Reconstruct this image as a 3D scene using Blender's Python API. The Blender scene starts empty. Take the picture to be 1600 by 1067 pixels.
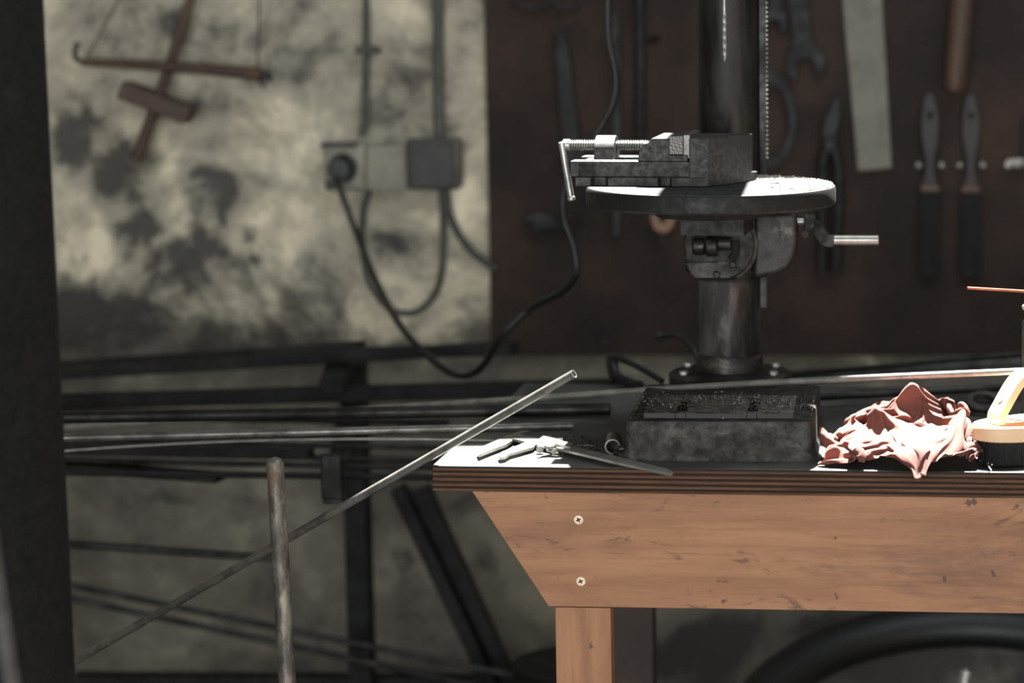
import bpy, bmesh, math, random
from math import pi, sin, cos, tan, atan, radians
from mathutils import Vector, Matrix, noise

random.seed(7)
S = bpy.context.scene
COL = S.collection

# ------------------------------------------------------------------ camera
FPX, CX, CY = 3778.0, 1300.0, 533.5        # focal length and principal point in the 1600x1067 frame
PITCH, ZC = radians(8.41), 1.40
cam_d = bpy.data.cameras.new('camera')
cam = bpy.data.objects.new('camera', cam_d)
COL.objects.link(cam)
cam.location = (0, 0, ZC)
cam.rotation_euler = (pi/2 - PITCH, 0, 0)
cam_d.sensor_width = 36
cam_d.lens = FPX/1600*36
cam_d.shift_x = -(CX-800)/1600
cam_d.clip_start = 0.05
cam_d.dof.use_dof = True
cam_d.dof.focus_distance = 2.56
cam_d.dof.aperture_fstop = 3.3
S.camera = cam

# ------------------------------------------------------------------ world, sun, daylight, exposure
w = bpy.data.worlds.new('world'); S.world = w
w.use_nodes = True
bg = w.node_tree.nodes['Background']
bg.inputs[0].default_value = (0.86, 0.93, 1.0, 1)
bg.inputs[1].default_value = 4.0

SUN_DIR = Vector((-0.05, -0.36, -1.0)).normalized()
sd = bpy.data.lights.new('sun', 'SUN')
sd.energy = 90
sd.angle = radians(0.9)
sd.color = (1.0, 0.97, 0.95)
sun = bpy.data.objects.new('sun', sd)
COL.objects.link(sun)
sun.rotation_euler = (-SUN_DIR).to_track_quat('Z', 'Y').to_euler()
sun.location = (0, 4, 4)

def area(name, loc, target, sx, sy, power, color):
    d = bpy.data.lights.new(name, 'AREA')
    d.shape = 'RECTANGLE'; d.size = sx; d.size_y = sy; d.energy = power; d.color = color
    o = bpy.data.objects.new(name, d); COL.objects.link(o)
    o.location = loc
    o.rotation_euler = (Vector(loc)-Vector(target)).to_track_quat('Z', 'Y').to_euler()
    return o
# daylight through the big open workshop door behind the camera
area('door_daylight', (-1.0, -2.3, 1.5), (-0.5, 3.6, 1.25), 3.2, 1.9, 66, (1.0, 0.97, 0.90))

area('column_highlight_fill', (1.86, -.1, .95), (-.1, 2.8, 1.0), .55, 1.0, 22, (1.0, .80, .62))  # added unseen warm fill for the column highlight; the wall has no window

S.view_settings.view_transform = 'Standard'
S.view_settings.look = 'None'
S.view_settings.gamma = 1
S.view_settings.use_curve_mapping = False
S.view_settings.exposure = 0.0

# ------------------------------------------------------------------ measuring helpers
def ray(px, py):
    xc = (px-CX)/FPX; yc = -(py-CY)/FPX
    return Vector((xc, cos(PITCH)+yc*sin(PITCH), -sin(PITCH)+yc*cos(PITCH)))
CAM = Vector((0, 0, ZC))
def PY(px, py, Y):
    r = ray(px, py); return CAM + r*(Y/r.y)
def PZ(px, py, z):
    r = ray(px, py); return CAM + r*((z-ZC)/r.z)

# ------------------------------------------------------------------ object helpers
def tag(o, label=None, cat=None, group=None, kind=None):
    if label: o['label'] = label
    if cat: o['category'] = cat
    if group: o['group'] = group
    if kind: o['kind'] = kind
    return o

def empty(name, loc, rz=0.0, label=None, cat=None, group=None):
    o = bpy.data.objects.new(name, None); COL.objects.link(o)
    o.empty_display_size = 0.05
    o.location = loc; o.rotation_euler = (0, 0, rz)
    o['m'] = 1; del o['m']
    WM[o] = Matrix.Translation(Vector(loc)) @ Matrix.Rotation(rz, 4, 'Z')
    return tag(o, label, cat, group)
WM = {}

class MB:
    """collects shapes (world coordinates, or local when loc=True at build) into one mesh"""
    def __init__(s): s.v = []; s.f = []
    def add(s, vs, fs):
        n = len(s.v); s.v += [Vector(p) for p in vs]; s.f += [tuple(i+n for i in f) for f in fs]; return s
    def box(s, c, size, R=None):
        c = Vector(c); hx, hy, hz = [q/2 for q in size]
        vs = [Vector((x, y, z)) for x in (-hx, hx) for y in (-hy, hy) for z in (-hz, hz)]
        if R is not None: vs = [R @ p for p in vs]
        return s.add([c+p for p in vs], [(0,1,3,2),(4,6,7,5),(0,4,5,1),(2,3,7,6),(0,2,6,4),(1,5,7,3)])
    def bar(s, a, b, wd, ht, up=(0,0,1)):
        """box beam from a to b, wd across, ht along up"""
        a, b, up = Vector(a), Vector(b), Vector(up)
        d = (b-a).normalized(); r = d.cross(up).normalized(); u = r.cross(d)
        vs = [e + r*(sx*wd/2) + u*(sz*ht/2) for e in (a, b) for sx, sz in ((-1,-1),(1,-1),(1,1),(-1,1))]
        return s.add(vs, [(3,2,1,0),(4,5,6,7),(0,1,5,4),(1,2,6,5),(2,3,7,6),(3,0,4,7)])
    def prism(s, pts, off):
        """polygon pts extruded by vector off"""
        pts = [Vector(p) for p in pts]; off = Vector(off); n = len(pts)
        nrm = Vector((0,0,0))
        for i in range(n): nrm += (pts[i]-pts[0]).cross(pts[(i+1)%n]-pts[0])
        if nrm.dot(off) > 0: pts.reverse()
        vs = pts + [p+off for p in pts]
        fs = [tuple(range(n)), tuple(range(2*n-1, n-1, -1))]
        fs += [(i, i+n, (i+1)%n+n, (i+1)%n) for i in range(n)]
        fs = [tuple(reversed(f)) if k >= 2 else f for k, f in enumerate(fs)]
        fs = fs[:2] + [tuple(reversed(f)) for f in fs[2:]]
        return s.add(vs, fs)
    def ring(s, prof, M, seg=32, close=True):
        """lathe a profile [(r,z)...] about local z, placed by matrix M"""
        n = len(prof); vs = []
        for k in range(seg):
            a = 2*pi*k/seg
            for r, z in prof: vs.append(M @ Vector((r*cos(a), r*sin(a), z)))
        fs = []
        for k in range(seg):
            k2 = (k+1) % seg
            for i in range(n-1):
                fs.append((k*n+i, k2*n+i, k2*n+i+1, k*n+i+1))
            if close: fs.append((k*n+n-1, k2*n+n-1, k2*n, k*n))
        s.add(vs, fs)
        return s
    def lathe(s, prof, M=None, seg=32):
        """solid of revolution: profile starts and ends on the axis"""
        M = M or Matrix(); n = len(prof); vs = []; fs = []
        base = []
        for i, (r, z) in enumerate(prof):
            if r < 1e-7: base.append([len(vs)]); vs.append(M @ Vector((0,0,z)))
            else:
                base.append(list(range(len(vs), len(vs)+seg)))
                vs += [M @ Vector((r*cos(2*pi*k/seg), r*sin(2*pi*k/seg), z)) for k in range(seg)]
        for i in range(n-1):
            A, B = base[i], base[i+1]
            for k in range(seg):
                k2 = (k+1) % seg
                if len(A) == 1 and len(B) == 1: continue
                if len(A) == 1: fs.append((A[0], B[k2], B[k]))
                elif len(B) == 1: fs.append((A[k], A[k2], B[0]))
                else: fs.append((A[k], A[k2], B[k2], B[k]))
        return s.add(vs, fs)
    def cyl(s, a, b, r, r2=None, seg=24, bev=0.0):
        a, b = Vector(a), Vector(b); L = (b-a).length
        M = Matrix.Translation(a) @ (b-a).to_track_quat('Z', 'Y').to_matrix().to_4x4()
        r2 = r if r2 is None else r2
        if bev: prof = [(0,0),(r-bev,0),(r,bev),(r2,L-bev),(r2-bev,L),(0,L)]
        else: prof = [(0,0),(r,0),(r2,L),(0,L)]
        return s.lathe(prof, M, seg)
    def pipe(s, a, b, r, ri, seg=24):
        a, b = Vector(a), Vector(b); L = (b-a).length
        M = Matrix.Translation(a) @ (b-a).to_track_quat('Z', 'Y').to_matrix().to_4x4()
        return s.ring([(ri,0),(r,0),(r,L),(ri,L)], M, seg)
    def tube(s, pts, r, seg=12, rf=None):
        """round sweep along points"""
        pts = [Vector(p) for p in pts]; n = len(pts)
        t0 = (pts[1]-pts[0]).normalized()
        u = t0.orthogonal().normalized(); vs = []; fs = []
        for i, p in enumerate(pts):
            t = (pts[min(i+1, n-1)]-pts[max(i-1, 0)]).normalized()
            u = (u - t*u.dot(t)).normalized(); v = t.cross(u)
            rr = r if rf is None else r*rf(i/(n-1))
            vs += [p + (u*cos(2*pi*k/seg)+v*sin(2*pi*k/seg))*rr for k in range(seg)]
        for i in range(n-1):
            for k in range(seg):
                k2 = (k+1) % seg
                fs.append((i*seg+k, i*seg+k2, (i+1)*seg+k2, (i+1)*seg+k))
        fs.append(tuple(reversed(range(seg)))); fs.append(tuple(range((n-1)*seg, n*seg)))
        return s.add(vs, fs)
    def sweep(s, pts, wd, ht, side):
        """rectangular strap along points; wd along the constant vector side, ht across the path"""
        pts = [Vector(p) for p in pts]; side = Vector(side).normalized(); n = len(pts); vs = []; fs = []
        for i, p in enumerate(pts):
            t = (pts[min(i+1, n-1)]-pts[max(i-1, 0)]).normalized(); q = side.cross(t).normalized()
            vs += [p+side*(a*wd/2)+q*(b*ht/2) for a, b in ((-1,-1),(1,-1),(1,1),(-1,1))]
        for i in range(n-1):
            for k in range(4):
                k2 = (k+1) % 4
                fs.append((i*4+k, i*4+k2, (i+1)*4+k2, (i+1)*4+k))
        fs.append((3,2,1,0)); fs.append(tuple(range((n-1)*4, n*4)))
        return s.add(vs, fs)
    def ball(s, c, r, sz=(1,1,1), seg=16):
        M = Matrix.Translation(Vector(c)) @ Matrix.Diagonal((*sz, 1))
        pr = [(0,-r)] + [(r*cos(a), r*sin(a)) for a in [radians(-90+180*i/10) for i in range(1, 10)]] + [(0,r)]
        return s.lathe(pr, M, seg)
    def build(s, name, mat, parent=None, smooth=True, bevel=0, segs=2, sub=0, angle=35, origin=None):
        me = bpy.data.meshes.new(name)
        if parent is not None: inv = WM[parent].inverted(); M = WM[parent]
        else:
            if origin is None:
                xs = [p.x for p in s.v]; ys = [p.y for p in s.v]; zs = [p.z for p in s.v]
                origin = Vector(((min(xs)+max(xs))/2, (min(ys)+max(ys))/2, min(zs)))
            M = Matrix.Translation(origin); inv = M.inverted()
        me.from_pydata([tuple(inv @ p) for p in s.v], [], s.f)
        bm = bmesh.new(); bm.from_mesh(me)
        bmesh.ops.recalc_face_normals(bm, faces=bm.faces)
        bm.to_mesh(me); bm.free()
        if smooth:
            me.shade_smooth()
            me.set_sharp_from_angle(angle=radians(angle))
        me.materials.append(mat)
        o = bpy.data.objects.new(name, me); COL.objects.link(o)
        if parent is not None: o.parent = parent
        else: o.location = origin
        WM[o] = M
        if bevel:
            m = o.modifiers.new('bevel', 'BEVEL'); m.width = bevel; m.segments = segs
            m.limit_method = 'ANGLE'; m.angle_limit = radians(40); m.harden_normals = True
        if sub:
            m = o.modifiers.new('sub', 'SUBSURF'); m.levels = sub; m.render_levels = sub
        return o

def spline(pts, n=10):
    """Catmull-Rom through pts"""
    P = [Vector(p) for p in pts]; P = [P[0]*2-P[1]] + P + [P[-1]*2-P[-2]]; out = []
    for i in range(1, len(P)-2):
        a, b, c, d = P[i-1:i+3]
        for k in range(n):
            t = k/n
            out.append(0.5*((2*b)+(c-a)*t+(2*a-5*b+4*c-d)*t*t+(3*b-a-3*c+d)*t**3))
    out.append(P[-2]); return out

def copy_tree(o, parent=None):
    c = o.copy(); COL.objects.link(c); c.parent = parent
    WM[c] = WM[o]
    for ch in list(o.children): copy_tree(ch, c)
    return c

# ------------------------------------------------------------------ materials
def L(c):  # sRGB 0-255 -> linear
    return tuple(((x/255)/12.92 if x/255 <= .04045 else ((x/255+.055)/1.055)**2.4) for x in c) + (1,)

class NT:
    def __init__(s, name):
        s.m = bpy.data.materials.new(name); s.m.use_nodes = True
        s.t = s.m.node_tree; s.n = s.t.nodes; s.b = s.n['Principled BSDF']; s.coord = None
    def new(s, typ, **kw):
        nd = s.n.new(typ)
        for k, v in kw.items(): setattr(nd, k, v)
        return nd
    def lk(s, a, b): s.t.links.new(a, b)
    def pos(s, world=False, scale=(1,1,1)):
        if world: c = s.new('ShaderNodeNewGeometry').outputs['Position']
        else: c = s.new('ShaderNodeTexCoord').outputs['Object']
        mp = s.new('ShaderNodeMapping'); mp.inputs['Scale'].default_value = scale
        s.lk(c, mp.inputs['Vector']); return mp.outputs[0]
    def noise(s, vec, scale, detail=6, rough=.6, dist=0.0):
        nd = s.new('ShaderNodeTexNoise'); nd.inputs['Scale'].default_value = scale
        nd.inputs['Detail'].default_value = detail; nd.inputs['Roughness'].default_value = rough
        nd.inputs['Distortion'].default_value = dist; s.lk(vec, nd.inputs['Vector']); return nd.outputs['Fac']
    def ramp(s, fac, lo, hi, a=0.0, b=1.0):
        nd = s.new('ShaderNodeMapRange'); nd.interpolation_type = 'SMOOTHSTEP'
        nd.inputs['From Min'].default_value = lo; nd.inputs['From Max'].default_value = hi
        nd.inputs['To Min'].default_value = a; nd.inputs['To Max'].default_value = b
        s.lk(fac, nd.inputs['Value']); return nd.outputs[0]
    def mix(s, fac, A, B):
        nd = s.new('ShaderNodeMix', data_type='RGBA')
        if hasattr(fac, 'links'): s.lk(fac, nd.inputs[0])
        else: nd.inputs[0].default_value = fac
        for v, i in ((A, 6), (B, 7)):
            if hasattr(v, 'links'): s.lk(v, nd.inputs[i])
            else: nd.inputs[i].default_value = v
        return nd.outputs[2]
    def math(s, op, a, b=0.0):
        nd = s.new('ShaderNodeMath', operation=op)
        for v, i in ((a, 0), (b, 1)):
            if hasattr(v, 'links'): s.lk(v, nd.inputs[i])
            else: nd.inputs[i].default_value = v
        return nd.outputs[0]
    def col(s, c):
        if hasattr(c, 'links'): s.lk(c, s.b.inputs['Base Color'])
        else: s.b.inputs['Base Color'].default_value = c
        return s
    def rough(s, r):
        if hasattr(r, 'links'): s.lk(r, s.b.inputs['Roughness'])
        else: s.b.inputs['Roughness'].default_value = r
        return s
    def metal(s, v): s.b.inputs['Metallic'].default_value = v; return s
    def bump(s, h, strength=.3, dist=.002):
        nd = s.new('ShaderNodeBump'); nd.inputs['Strength'].default_value = strength
        nd.inputs['Distance'].default_value = dist; s.lk(h, nd.inputs['Height'])
        s.lk(nd.outputs[0], s.b.inputs['Normal']); return s

def simple(name, c1, c2, scale=20, rough=.5, metal=0.0, bump=.2, bd=.001, stretch=(1,1,1), r2=None, spec=None, c3=None, s3=8):
    n = NT(name); v = n.pos(scale=stretch)
    f = n.noise(v, scale, 8, .65)
    c = n.mix(n.ramp(f, .35, .65), L(c1), L(c2))
    if c3 is not None: c = n.mix(n.ramp(n.noise(v, s3, 8, .7, .4), .52, .66), c, L(c3))
    n.col(c); n.metal(metal)
    n.rough(n.ramp(f, .3, .7, rough, rough if r2 is None else r2))
    if bump: n.bump(f, bump, bd)
    if spec is not None: n.b.inputs['Specular IOR Level'].default_value = spec
    return n.m

M = {}
M['cast'] = simple('cast_iron', (70,69,65), (42,41,39), 60, .55, .6, .35, .001, r2=.75, c3=(92,90,84), s3=22)
n = NT('lit_top_cast_iron'); v = n.pos(); g_ = n.new('ShaderNodeNewGeometry'); s_ = n.new('ShaderNodeSeparateXYZ'); n.lk(g_.outputs['Normal'], s_.inputs[0])
f = n.noise(v, 90, 8, .7)
c = n.mix(n.ramp(f, .42, .58), L((54,53,49)), L((124,122,114)))
n.col(n.mix(n.ramp(s_.outputs['Z'], .5, .8), L((46,45,43)), c)).metal(.2).rough(.6).bump(f, .5, .0006); M['cast_lit_top'] = n.m  # gritty tone; up faces painted lighter in place of light from above
M['cast_dark'] = simple('dark_cast_iron', (38,38,37), (26,26,26), 90, .5, .5, .35, .0008, r2=.7)
M['vise'] = simple('vise_iron', (62,62,59), (46,46,44), 150, .5, .5, .5, .0005, r2=.7)
M['steel'] = simple('bright_steel', (176,176,170), (140,138,132), 40, .28, .6, .05, .0003, stretch=(1,1,1), r2=.4)
M['rod'] = simple('mill_steel', (128,126,120), (84,82,78), 30, .32, .6, .1, .0003, r2=.5)
M['rod_dark'] = simple('dark_mill_steel', (58,58,56), (32,32,32), 30, .4, .7, .15, .0005, r2=.6)
M['black_steel'] = simple('black_painted_steel', (20,20,20), (14,14,14), 30, .6, .0, .1, .0005, r2=.8, spec=.3)
M['rubber'] = simple('black_rubber', (20,20,20), (14,14,14), 50, .5, 0, .1, .0005)
M['cable_grey'] = simple('grey_cable', (66,66,64), (50,50,48), 50, .6, 0, .1, .0005)
M['conduit'] = simple('painted_conduit', (84,83,76), (62,61,57), 25, .7, 0, .1, .0005)
M['tool_black'] = simple('blackened_tool_steel', (30,31,32), (22,22,23), 40, .5, .4, .2, .0005, r2=.7, c3=(58,58,57), s3=15)
M['tool_wood'] = simple('worn_tool_wood', (90,66,49), (62,46,36), 18, .6, 0, .2, .0005, stretch=(1,1,.15))
M['tool_wood_dark'] = simple('dark_tool_handle', (46,41,37), (36,32,29), 30, .6, 0, .2, .0005)
M['orange_wood'] = simple('orange_varnished_wood', (120,78,44), (94,56,32), 18, .4, 0, .1, .0005)
M['ruler'] = simple('dull_aluminium', (118,116,106), (98,96,88), 14, .7, .1, .05, .0003, c3=(92,91,86), s3=9)
M['copper'] = simple('copper_wire', (128,76,60), (104,60,46), 30, .35, .8, .1, .0003)
M['plastic_dark'] = simple('dark_plastic', (56,56,54), (46,46,45), 30, .6, 0, .05, .0003)
M['bristle'] = simple('black_bristle', (20,20,21), (7,7,7), 260, .85, 0, .9, .002, stretch=(1,1,.06))
M['brushwood'] = simple('pale_brush_wood', (222,188,150), (196,158,120), 14, .5, 0, .15, .0005, stretch=(.25,1,1))
M['dowel'] = simple('dowel_end_grain', (160,106,78), (130,84,60), 60, .6, 0, .1, .0003)
M['grit'] = simple('metal_grit', (170,168,160), (60,58,56), 400, .4, .7, 0)
M['shaving'] = simple('pale_metal_dust', (205,200,190), (150,146,138), 300, .6, .2, 0)
M['screw'] = simple('zinc_screw', (232,208,176), (205,184,158), 60, .4, .35, .05, .0002)
M['hollow'] = simple('shade_and_crumb_black', (10,10,10), (7,7,7), 30, .9, 0, 0)  # flat black stands in for shade inside slots and holes; also crumbs
M['concrete'] = simple('concrete_floor', (70,68,64), (50,49,46), 3, .85, 0, .3, .002)
M['ceilingboard'] = simple('ceiling_board', (80,78,72), (64,62,58), 3, .85, 0, .2, .002)
M['post'] = simple('sooty_painted_pipe', (25,25,25), (18,18,18), 120, .8, .0, .5, .0006, r2=.95, c3=(31,31,30), s3=60, spec=.2)
M['collar'] = simple('grimy_collar', (52,50,48), (32,31,30), 60, .5, .6, .4, .0008, c3=(86,82,76), s3=30)

# rusty rod
n = NT('rusty_steel'); v = n.pos(scale=(1,1,.35))
f = n.noise(v, 45, 8, .7); g = n.noise(n.pos(scale=(1,1,.3)), 22, 6, .6, .6)
c = n.mix(n.ramp(f, .4, .62), L((78,75,70)), L((150,142,130)))
c = n.mix(n.ramp(g, .54, .66), c, L((120,84,66)))
n.col(c).metal(.5).rough(n.ramp(g, .45, .65, .35, .7)).bump(f, .6, .001); M['rusty'] = n.m

# column: polished below, blackened band above
n = NT('column_steel'); v = n.pos(scale=(1,1,.25))
f = n.noise(v, 60, 8, .7, .3); g = n.noise(n.pos(scale=(1,1,.12)), 25, 5, .6)
c = n.mix(n.ramp(f, .42, .6), L((70,68,66)), L((110,106,100)))
c = n.mix(n.ramp(g, .45, .65), c, L((42,42,42)))
so = n.new('ShaderNodeSeparateXYZ'); n.lk(n.pos(), so.inputs[0])
c = n.mix(n.ramp(so.outputs['Z'], .158, .162), c, n.mix(n.ramp(f, .4, .65), L((34,34,33)), L((52,51,48))))   # blackened above the polished band
n.col(c).metal(.7).rough(n.ramp(f, .3, .7, .33, .6)).bump(f, .15, .0004); M['column'] = n.m

# plastered wall with its stains and painted bench shade (each mark: px, py, half width, half height, amount)
WALLY = 3.80
n = NT('stained_shaded_plaster'); pw = n.pos(world=True)
dn = n.new('ShaderNodeTexNoise'); dn.inputs['Scale'].default_value = 7; dn.inputs['Detail'].default_value = 6
dn.inputs['Roughness'].default_value = .65; n.lk(pw, dn.inputs['Vector'])
dv = n.new('ShaderNodeVectorMath', operation='MULTIPLY_ADD'); n.lk(dn.outputs['Color'], dv.inputs[0])
dv.inputs[1].default_value = (.13, 0, .13)
off = n.new('ShaderNodeVectorMath', operation='ADD'); n.lk(pw, off.inputs[0]); off.inputs[1].default_value = (-.065, 0, -.065)
n.lk(off.outputs[0], dv.inputs[2])
STAINS_AND_SHADE = [(215,300,60,75,-.9),(160,240,60,50,-.7),(110,200,30,60,-.6),(330,320,34,60,-.9),(330,420,65,50,-.7),
 (140,500,130,50,-.9),(350,520,60,45,-.6),(230,390,60,40,-.5),(290,60,120,30,-.6),(150,150,30,60,-.5),  # includes dark marks above and beside the pump drill
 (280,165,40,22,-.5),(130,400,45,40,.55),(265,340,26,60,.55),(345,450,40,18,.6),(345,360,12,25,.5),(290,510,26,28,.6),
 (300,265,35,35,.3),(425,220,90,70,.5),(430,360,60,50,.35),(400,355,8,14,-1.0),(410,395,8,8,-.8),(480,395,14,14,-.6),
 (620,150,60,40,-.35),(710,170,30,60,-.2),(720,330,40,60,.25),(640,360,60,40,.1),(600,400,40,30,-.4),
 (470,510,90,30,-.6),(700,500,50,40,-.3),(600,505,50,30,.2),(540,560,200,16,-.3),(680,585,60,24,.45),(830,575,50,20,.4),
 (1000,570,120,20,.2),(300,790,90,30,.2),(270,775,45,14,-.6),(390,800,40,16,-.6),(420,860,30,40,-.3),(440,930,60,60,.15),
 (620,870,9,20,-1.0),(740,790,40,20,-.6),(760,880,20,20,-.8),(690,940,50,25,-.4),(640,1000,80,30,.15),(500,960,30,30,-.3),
 (200,900,70,40,.1),(180,1000,60,30,-.2),(320,1010,20,16,-.5),(1100,1020,60,30,-.4),(1290,1000,40,30,-.5),(1060,1000,30,20,-.6),(1180,960,90,20,.1),(1380,980,30,12,-.4),(1280,1030,240,70,-.8),(1500,1040,160,60,-.7),(1060,1030,60,60,-.5)]  # last three wide marks paint the bench's shadow on the wall
acc = None
for (sx, sy, rx, ry, amt) in STAINS_AND_SHADE:
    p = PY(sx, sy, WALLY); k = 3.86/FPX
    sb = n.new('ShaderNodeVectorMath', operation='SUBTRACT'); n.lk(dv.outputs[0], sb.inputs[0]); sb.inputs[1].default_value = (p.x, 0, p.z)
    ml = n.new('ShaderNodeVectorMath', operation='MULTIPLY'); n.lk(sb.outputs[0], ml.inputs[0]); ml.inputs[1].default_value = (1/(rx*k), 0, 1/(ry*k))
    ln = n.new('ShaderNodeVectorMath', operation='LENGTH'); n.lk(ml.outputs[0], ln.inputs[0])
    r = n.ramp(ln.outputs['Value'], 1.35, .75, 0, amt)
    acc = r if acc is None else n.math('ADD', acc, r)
g1 = n.noise(pw, 5.0, 9, .68, .3); g2 = n.noise(pw, 26, 6, .6)
base = n.math('ADD', n.ramp(g1, .32, .66, -.75, .75), n.ramp(g2, .3, .7, -.22, .22))
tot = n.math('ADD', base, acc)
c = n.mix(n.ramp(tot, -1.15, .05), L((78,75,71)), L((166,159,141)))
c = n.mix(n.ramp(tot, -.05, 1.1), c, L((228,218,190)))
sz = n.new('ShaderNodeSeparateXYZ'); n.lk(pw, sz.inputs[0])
low_shade = n.ramp(n.math('ADD', sz.outputs['Z'], n.ramp(g1, .3, .7, -.12, .12)), .84, .98, 1, 0)   # shade painted into the colour of the lower wall
c = n.mix(n.math('MULTIPLY', low_shade, .72), c, L((47,46,43)))
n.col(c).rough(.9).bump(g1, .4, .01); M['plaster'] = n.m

# brown hardboard
n = NT('brown_hardboard'); pw = n.pos(world=True)
f = n.noise(pw, 4, 8, .65); g = n.noise(pw, 50, 4, .6)
c = n.mix(n.ramp(f, .35, .65), L((36,30,27)), L((58,46,40)))
c = n.mix(n.ramp(g, .55, .75, 0, .4), c, L((28,23,22)))
n.b.inputs['Specular IOR Level'].default_value = .25
n.col(c).rough(.85).bump(g, .1, .001); M['board'] = n.m

# pine boards: grain along local x (apron) or z (leg)
def pine(name, axis, seed):
    n = NT(name); st = (.12, 1, 1) if axis == 'x' else (1, 1, .12)
    st2 = (.35, 1, 1) if axis == 'x' else (1, 1, .35)
    v = n.pos(scale=st)
    f = n.noise(v, 40+seed, 6, .6, .5); g = n.noise(n.pos(scale=st2), 7+seed, 8, .7, .8)
    h = n.noise(n.pos(scale=st2), 38+seed, 6, .7, 1.0)
    fg = n.noise(n.pos(scale=(.04,1,1) if axis == 'x' else (1,1,.04)), 260, 4, .7)
    sp = n.noise(n.pos(), 55+seed, 3, .5)
    c = n.mix(n.ramp(f, .3, .7), L((158,113,79)), L((134,91,62)))
    c = n.mix(n.ramp(fg, .5, .7, 0, .35), c, L((104,72,52)))
    c = n.mix(n.ramp(g, .5, .66, 0, .7), c, L((98,67,50)))
    c = n.mix(n.ramp(h, .58, .68, 0, .7), c, L((66,48,40)))
    c = n.mix(n.ramp(sp, .70, .74, 0, .8), c, L((58,42,36)))
    n.col(c).rough(.62).bump(f, .15, .0006); return n.m
M['pine_x'] = pine('pine_apron', 'x', 0); M['pine_z'] = pine('pine_leg', 'z', 2.3)
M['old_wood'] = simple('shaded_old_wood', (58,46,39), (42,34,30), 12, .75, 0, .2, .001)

# worktop: grey grimy surface on top, plywood plies on the edge
n = NT('plywood_worktop'); v = n.pos()
geo = n.new('ShaderNodeNewGeometry'); sn = n.new('ShaderNodeSeparateXYZ'); n.lk(geo.outputs['Normal'], sn.inputs[0])
f = n.noise(v, 9, 9, .7); g = n.noise(v, 120, 4, .7)
top = n.mix(n.ramp(f, .35, .68), L((54,54,52)), L((96,96,91)))
top = n.mix(n.ramp(g, .62, .72, 0, .6), top, L((38,38,38)))
so = n.new('ShaderNodeSeparateXYZ'); n.lk(v, so.inputs[0])
wob = n.noise(n.pos(scale=(.05, 1, 1)), 14, 4, .6)
zz = n.math('ADD', n.math('MULTIPLY', so.outputs['Z'], 1/0.0056), n.math('MULTIPLY', wob, .5))
ply = n.math('PINGPONG', zz, .5)
st = n.noise(n.pos(scale=(.06, 1, 4)), 70, 8, .8)
e = n.mix(n.ramp(ply, .16, .34), L((46,38,33)), L((98,72,56)))
e = n.mix(n.ramp(st, .45, .62, 0, .75), e, L((44,33,27)))
dirt = n.ramp(so.outputs['Z'], .0225, .0265)
e = n.mix(n.math('MULTIPLY', dirt, .85), e, L((44,43,41)))
c = n.mix(n.ramp(sn.outputs['Z'], .5, .7), e, top)
n.col(c).rough(n.math('ADD', n.ramp(f, .3, .7, .32, .55), n.ramp(sn.outputs['Z'], .5, .7, .4, 0))).bump(g, .25, .0006)
n.lk(n.ramp(sn.outputs['Z'], .5, .7, .08, .5), n.b.inputs['Specular IOR Level']); M['worktop'] = n.m

# rag
n = NT('brown_cotton'); v = n.pos()
f = n.noise(v, 12, 5, .6); g = n.noise(v, 900, 2, .5)
n.col(n.mix(n.ramp(f, .35, .65), L((108,65,54)), L((84,51,44)))).rough(.95).bump(g, .25, .0005)
M['rag'] = n.m

# ------------------------------------------------------------------ the room
def struct(o): o['kind'] = 'structure'; return o
WX0, WX1, WZ = -2.6, 1.9, 2.5
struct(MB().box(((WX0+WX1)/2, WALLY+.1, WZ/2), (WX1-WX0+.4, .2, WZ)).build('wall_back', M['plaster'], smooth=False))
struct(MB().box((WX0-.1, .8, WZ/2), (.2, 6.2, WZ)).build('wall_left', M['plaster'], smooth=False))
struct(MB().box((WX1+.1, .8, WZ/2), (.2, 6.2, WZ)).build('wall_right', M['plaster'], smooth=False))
struct(MB().box(((WX0+WX1)/2, .7, -.05), (WX1-WX0+.4, 6.4, .1)).build('floor', M['concrete'], smooth=False))
# ceiling with one roof light above the bench
SX0, SX1, SKY0, SKY1 = -.42, 1.2, 2.30, 3.19
c = MB()
c.box(((WX0+WX1)/2, (SKY0-2.5)/2, WZ+.03), (WX1-WX0+.4, SKY0+2.5, .06))
c.box(((WX0+WX1)/2, (SKY1+4.0)/2, WZ+.03), (WX1-WX0+.4, 4.0-SKY1, .06))
c.box(((WX0-.2+SX0)/2, (SKY0+SKY1)/2, WZ+.03), (SX0-WX0+.2, SKY1-SKY0, .06))
c.box(((WX1+.2+SX1)/2, (SKY0+SKY1)/2, WZ+.03), (WX1+.2-SX1, SKY1-SKY0, .06))
struct(c.build('ceiling', M['ceilingboard'], smooth=False))

# ------------------------------------------------------------------ workbench
ZB = 0.90
A = PZ(675, 727, ZB); B = PZ(1600, 738, ZB)
U = (B-A).normalized(); V = Vector((-U.y, U.x, 0))
YAW = math.atan2(U.y, U.x)
bench = empty('workbench', (A.x, A.y, 0), YAW, 'wooden workbench with thick plywood top on a stained pine apron and leg', 'workbench')
def BL(x, y, z): return Vector((A.x, A.y, 0)) + U*x + V*y + Vector((0,0,z))
BLEN, BDEP, BTH = 1.15, 0.53, 0.0275
me = MB().prism([BL(0,0,0), BL(BLEN,0,0), BL(BLEN,BDEP,0), BL(0,BDEP,0)], (0,0,BTH))
for q in me.v: q.z += ZB-BTH
wt = me.build('worktop', M['worktop'], None, smooth=False, bevel=.0012, origin=BL(0,0,ZB-BTH))
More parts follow.
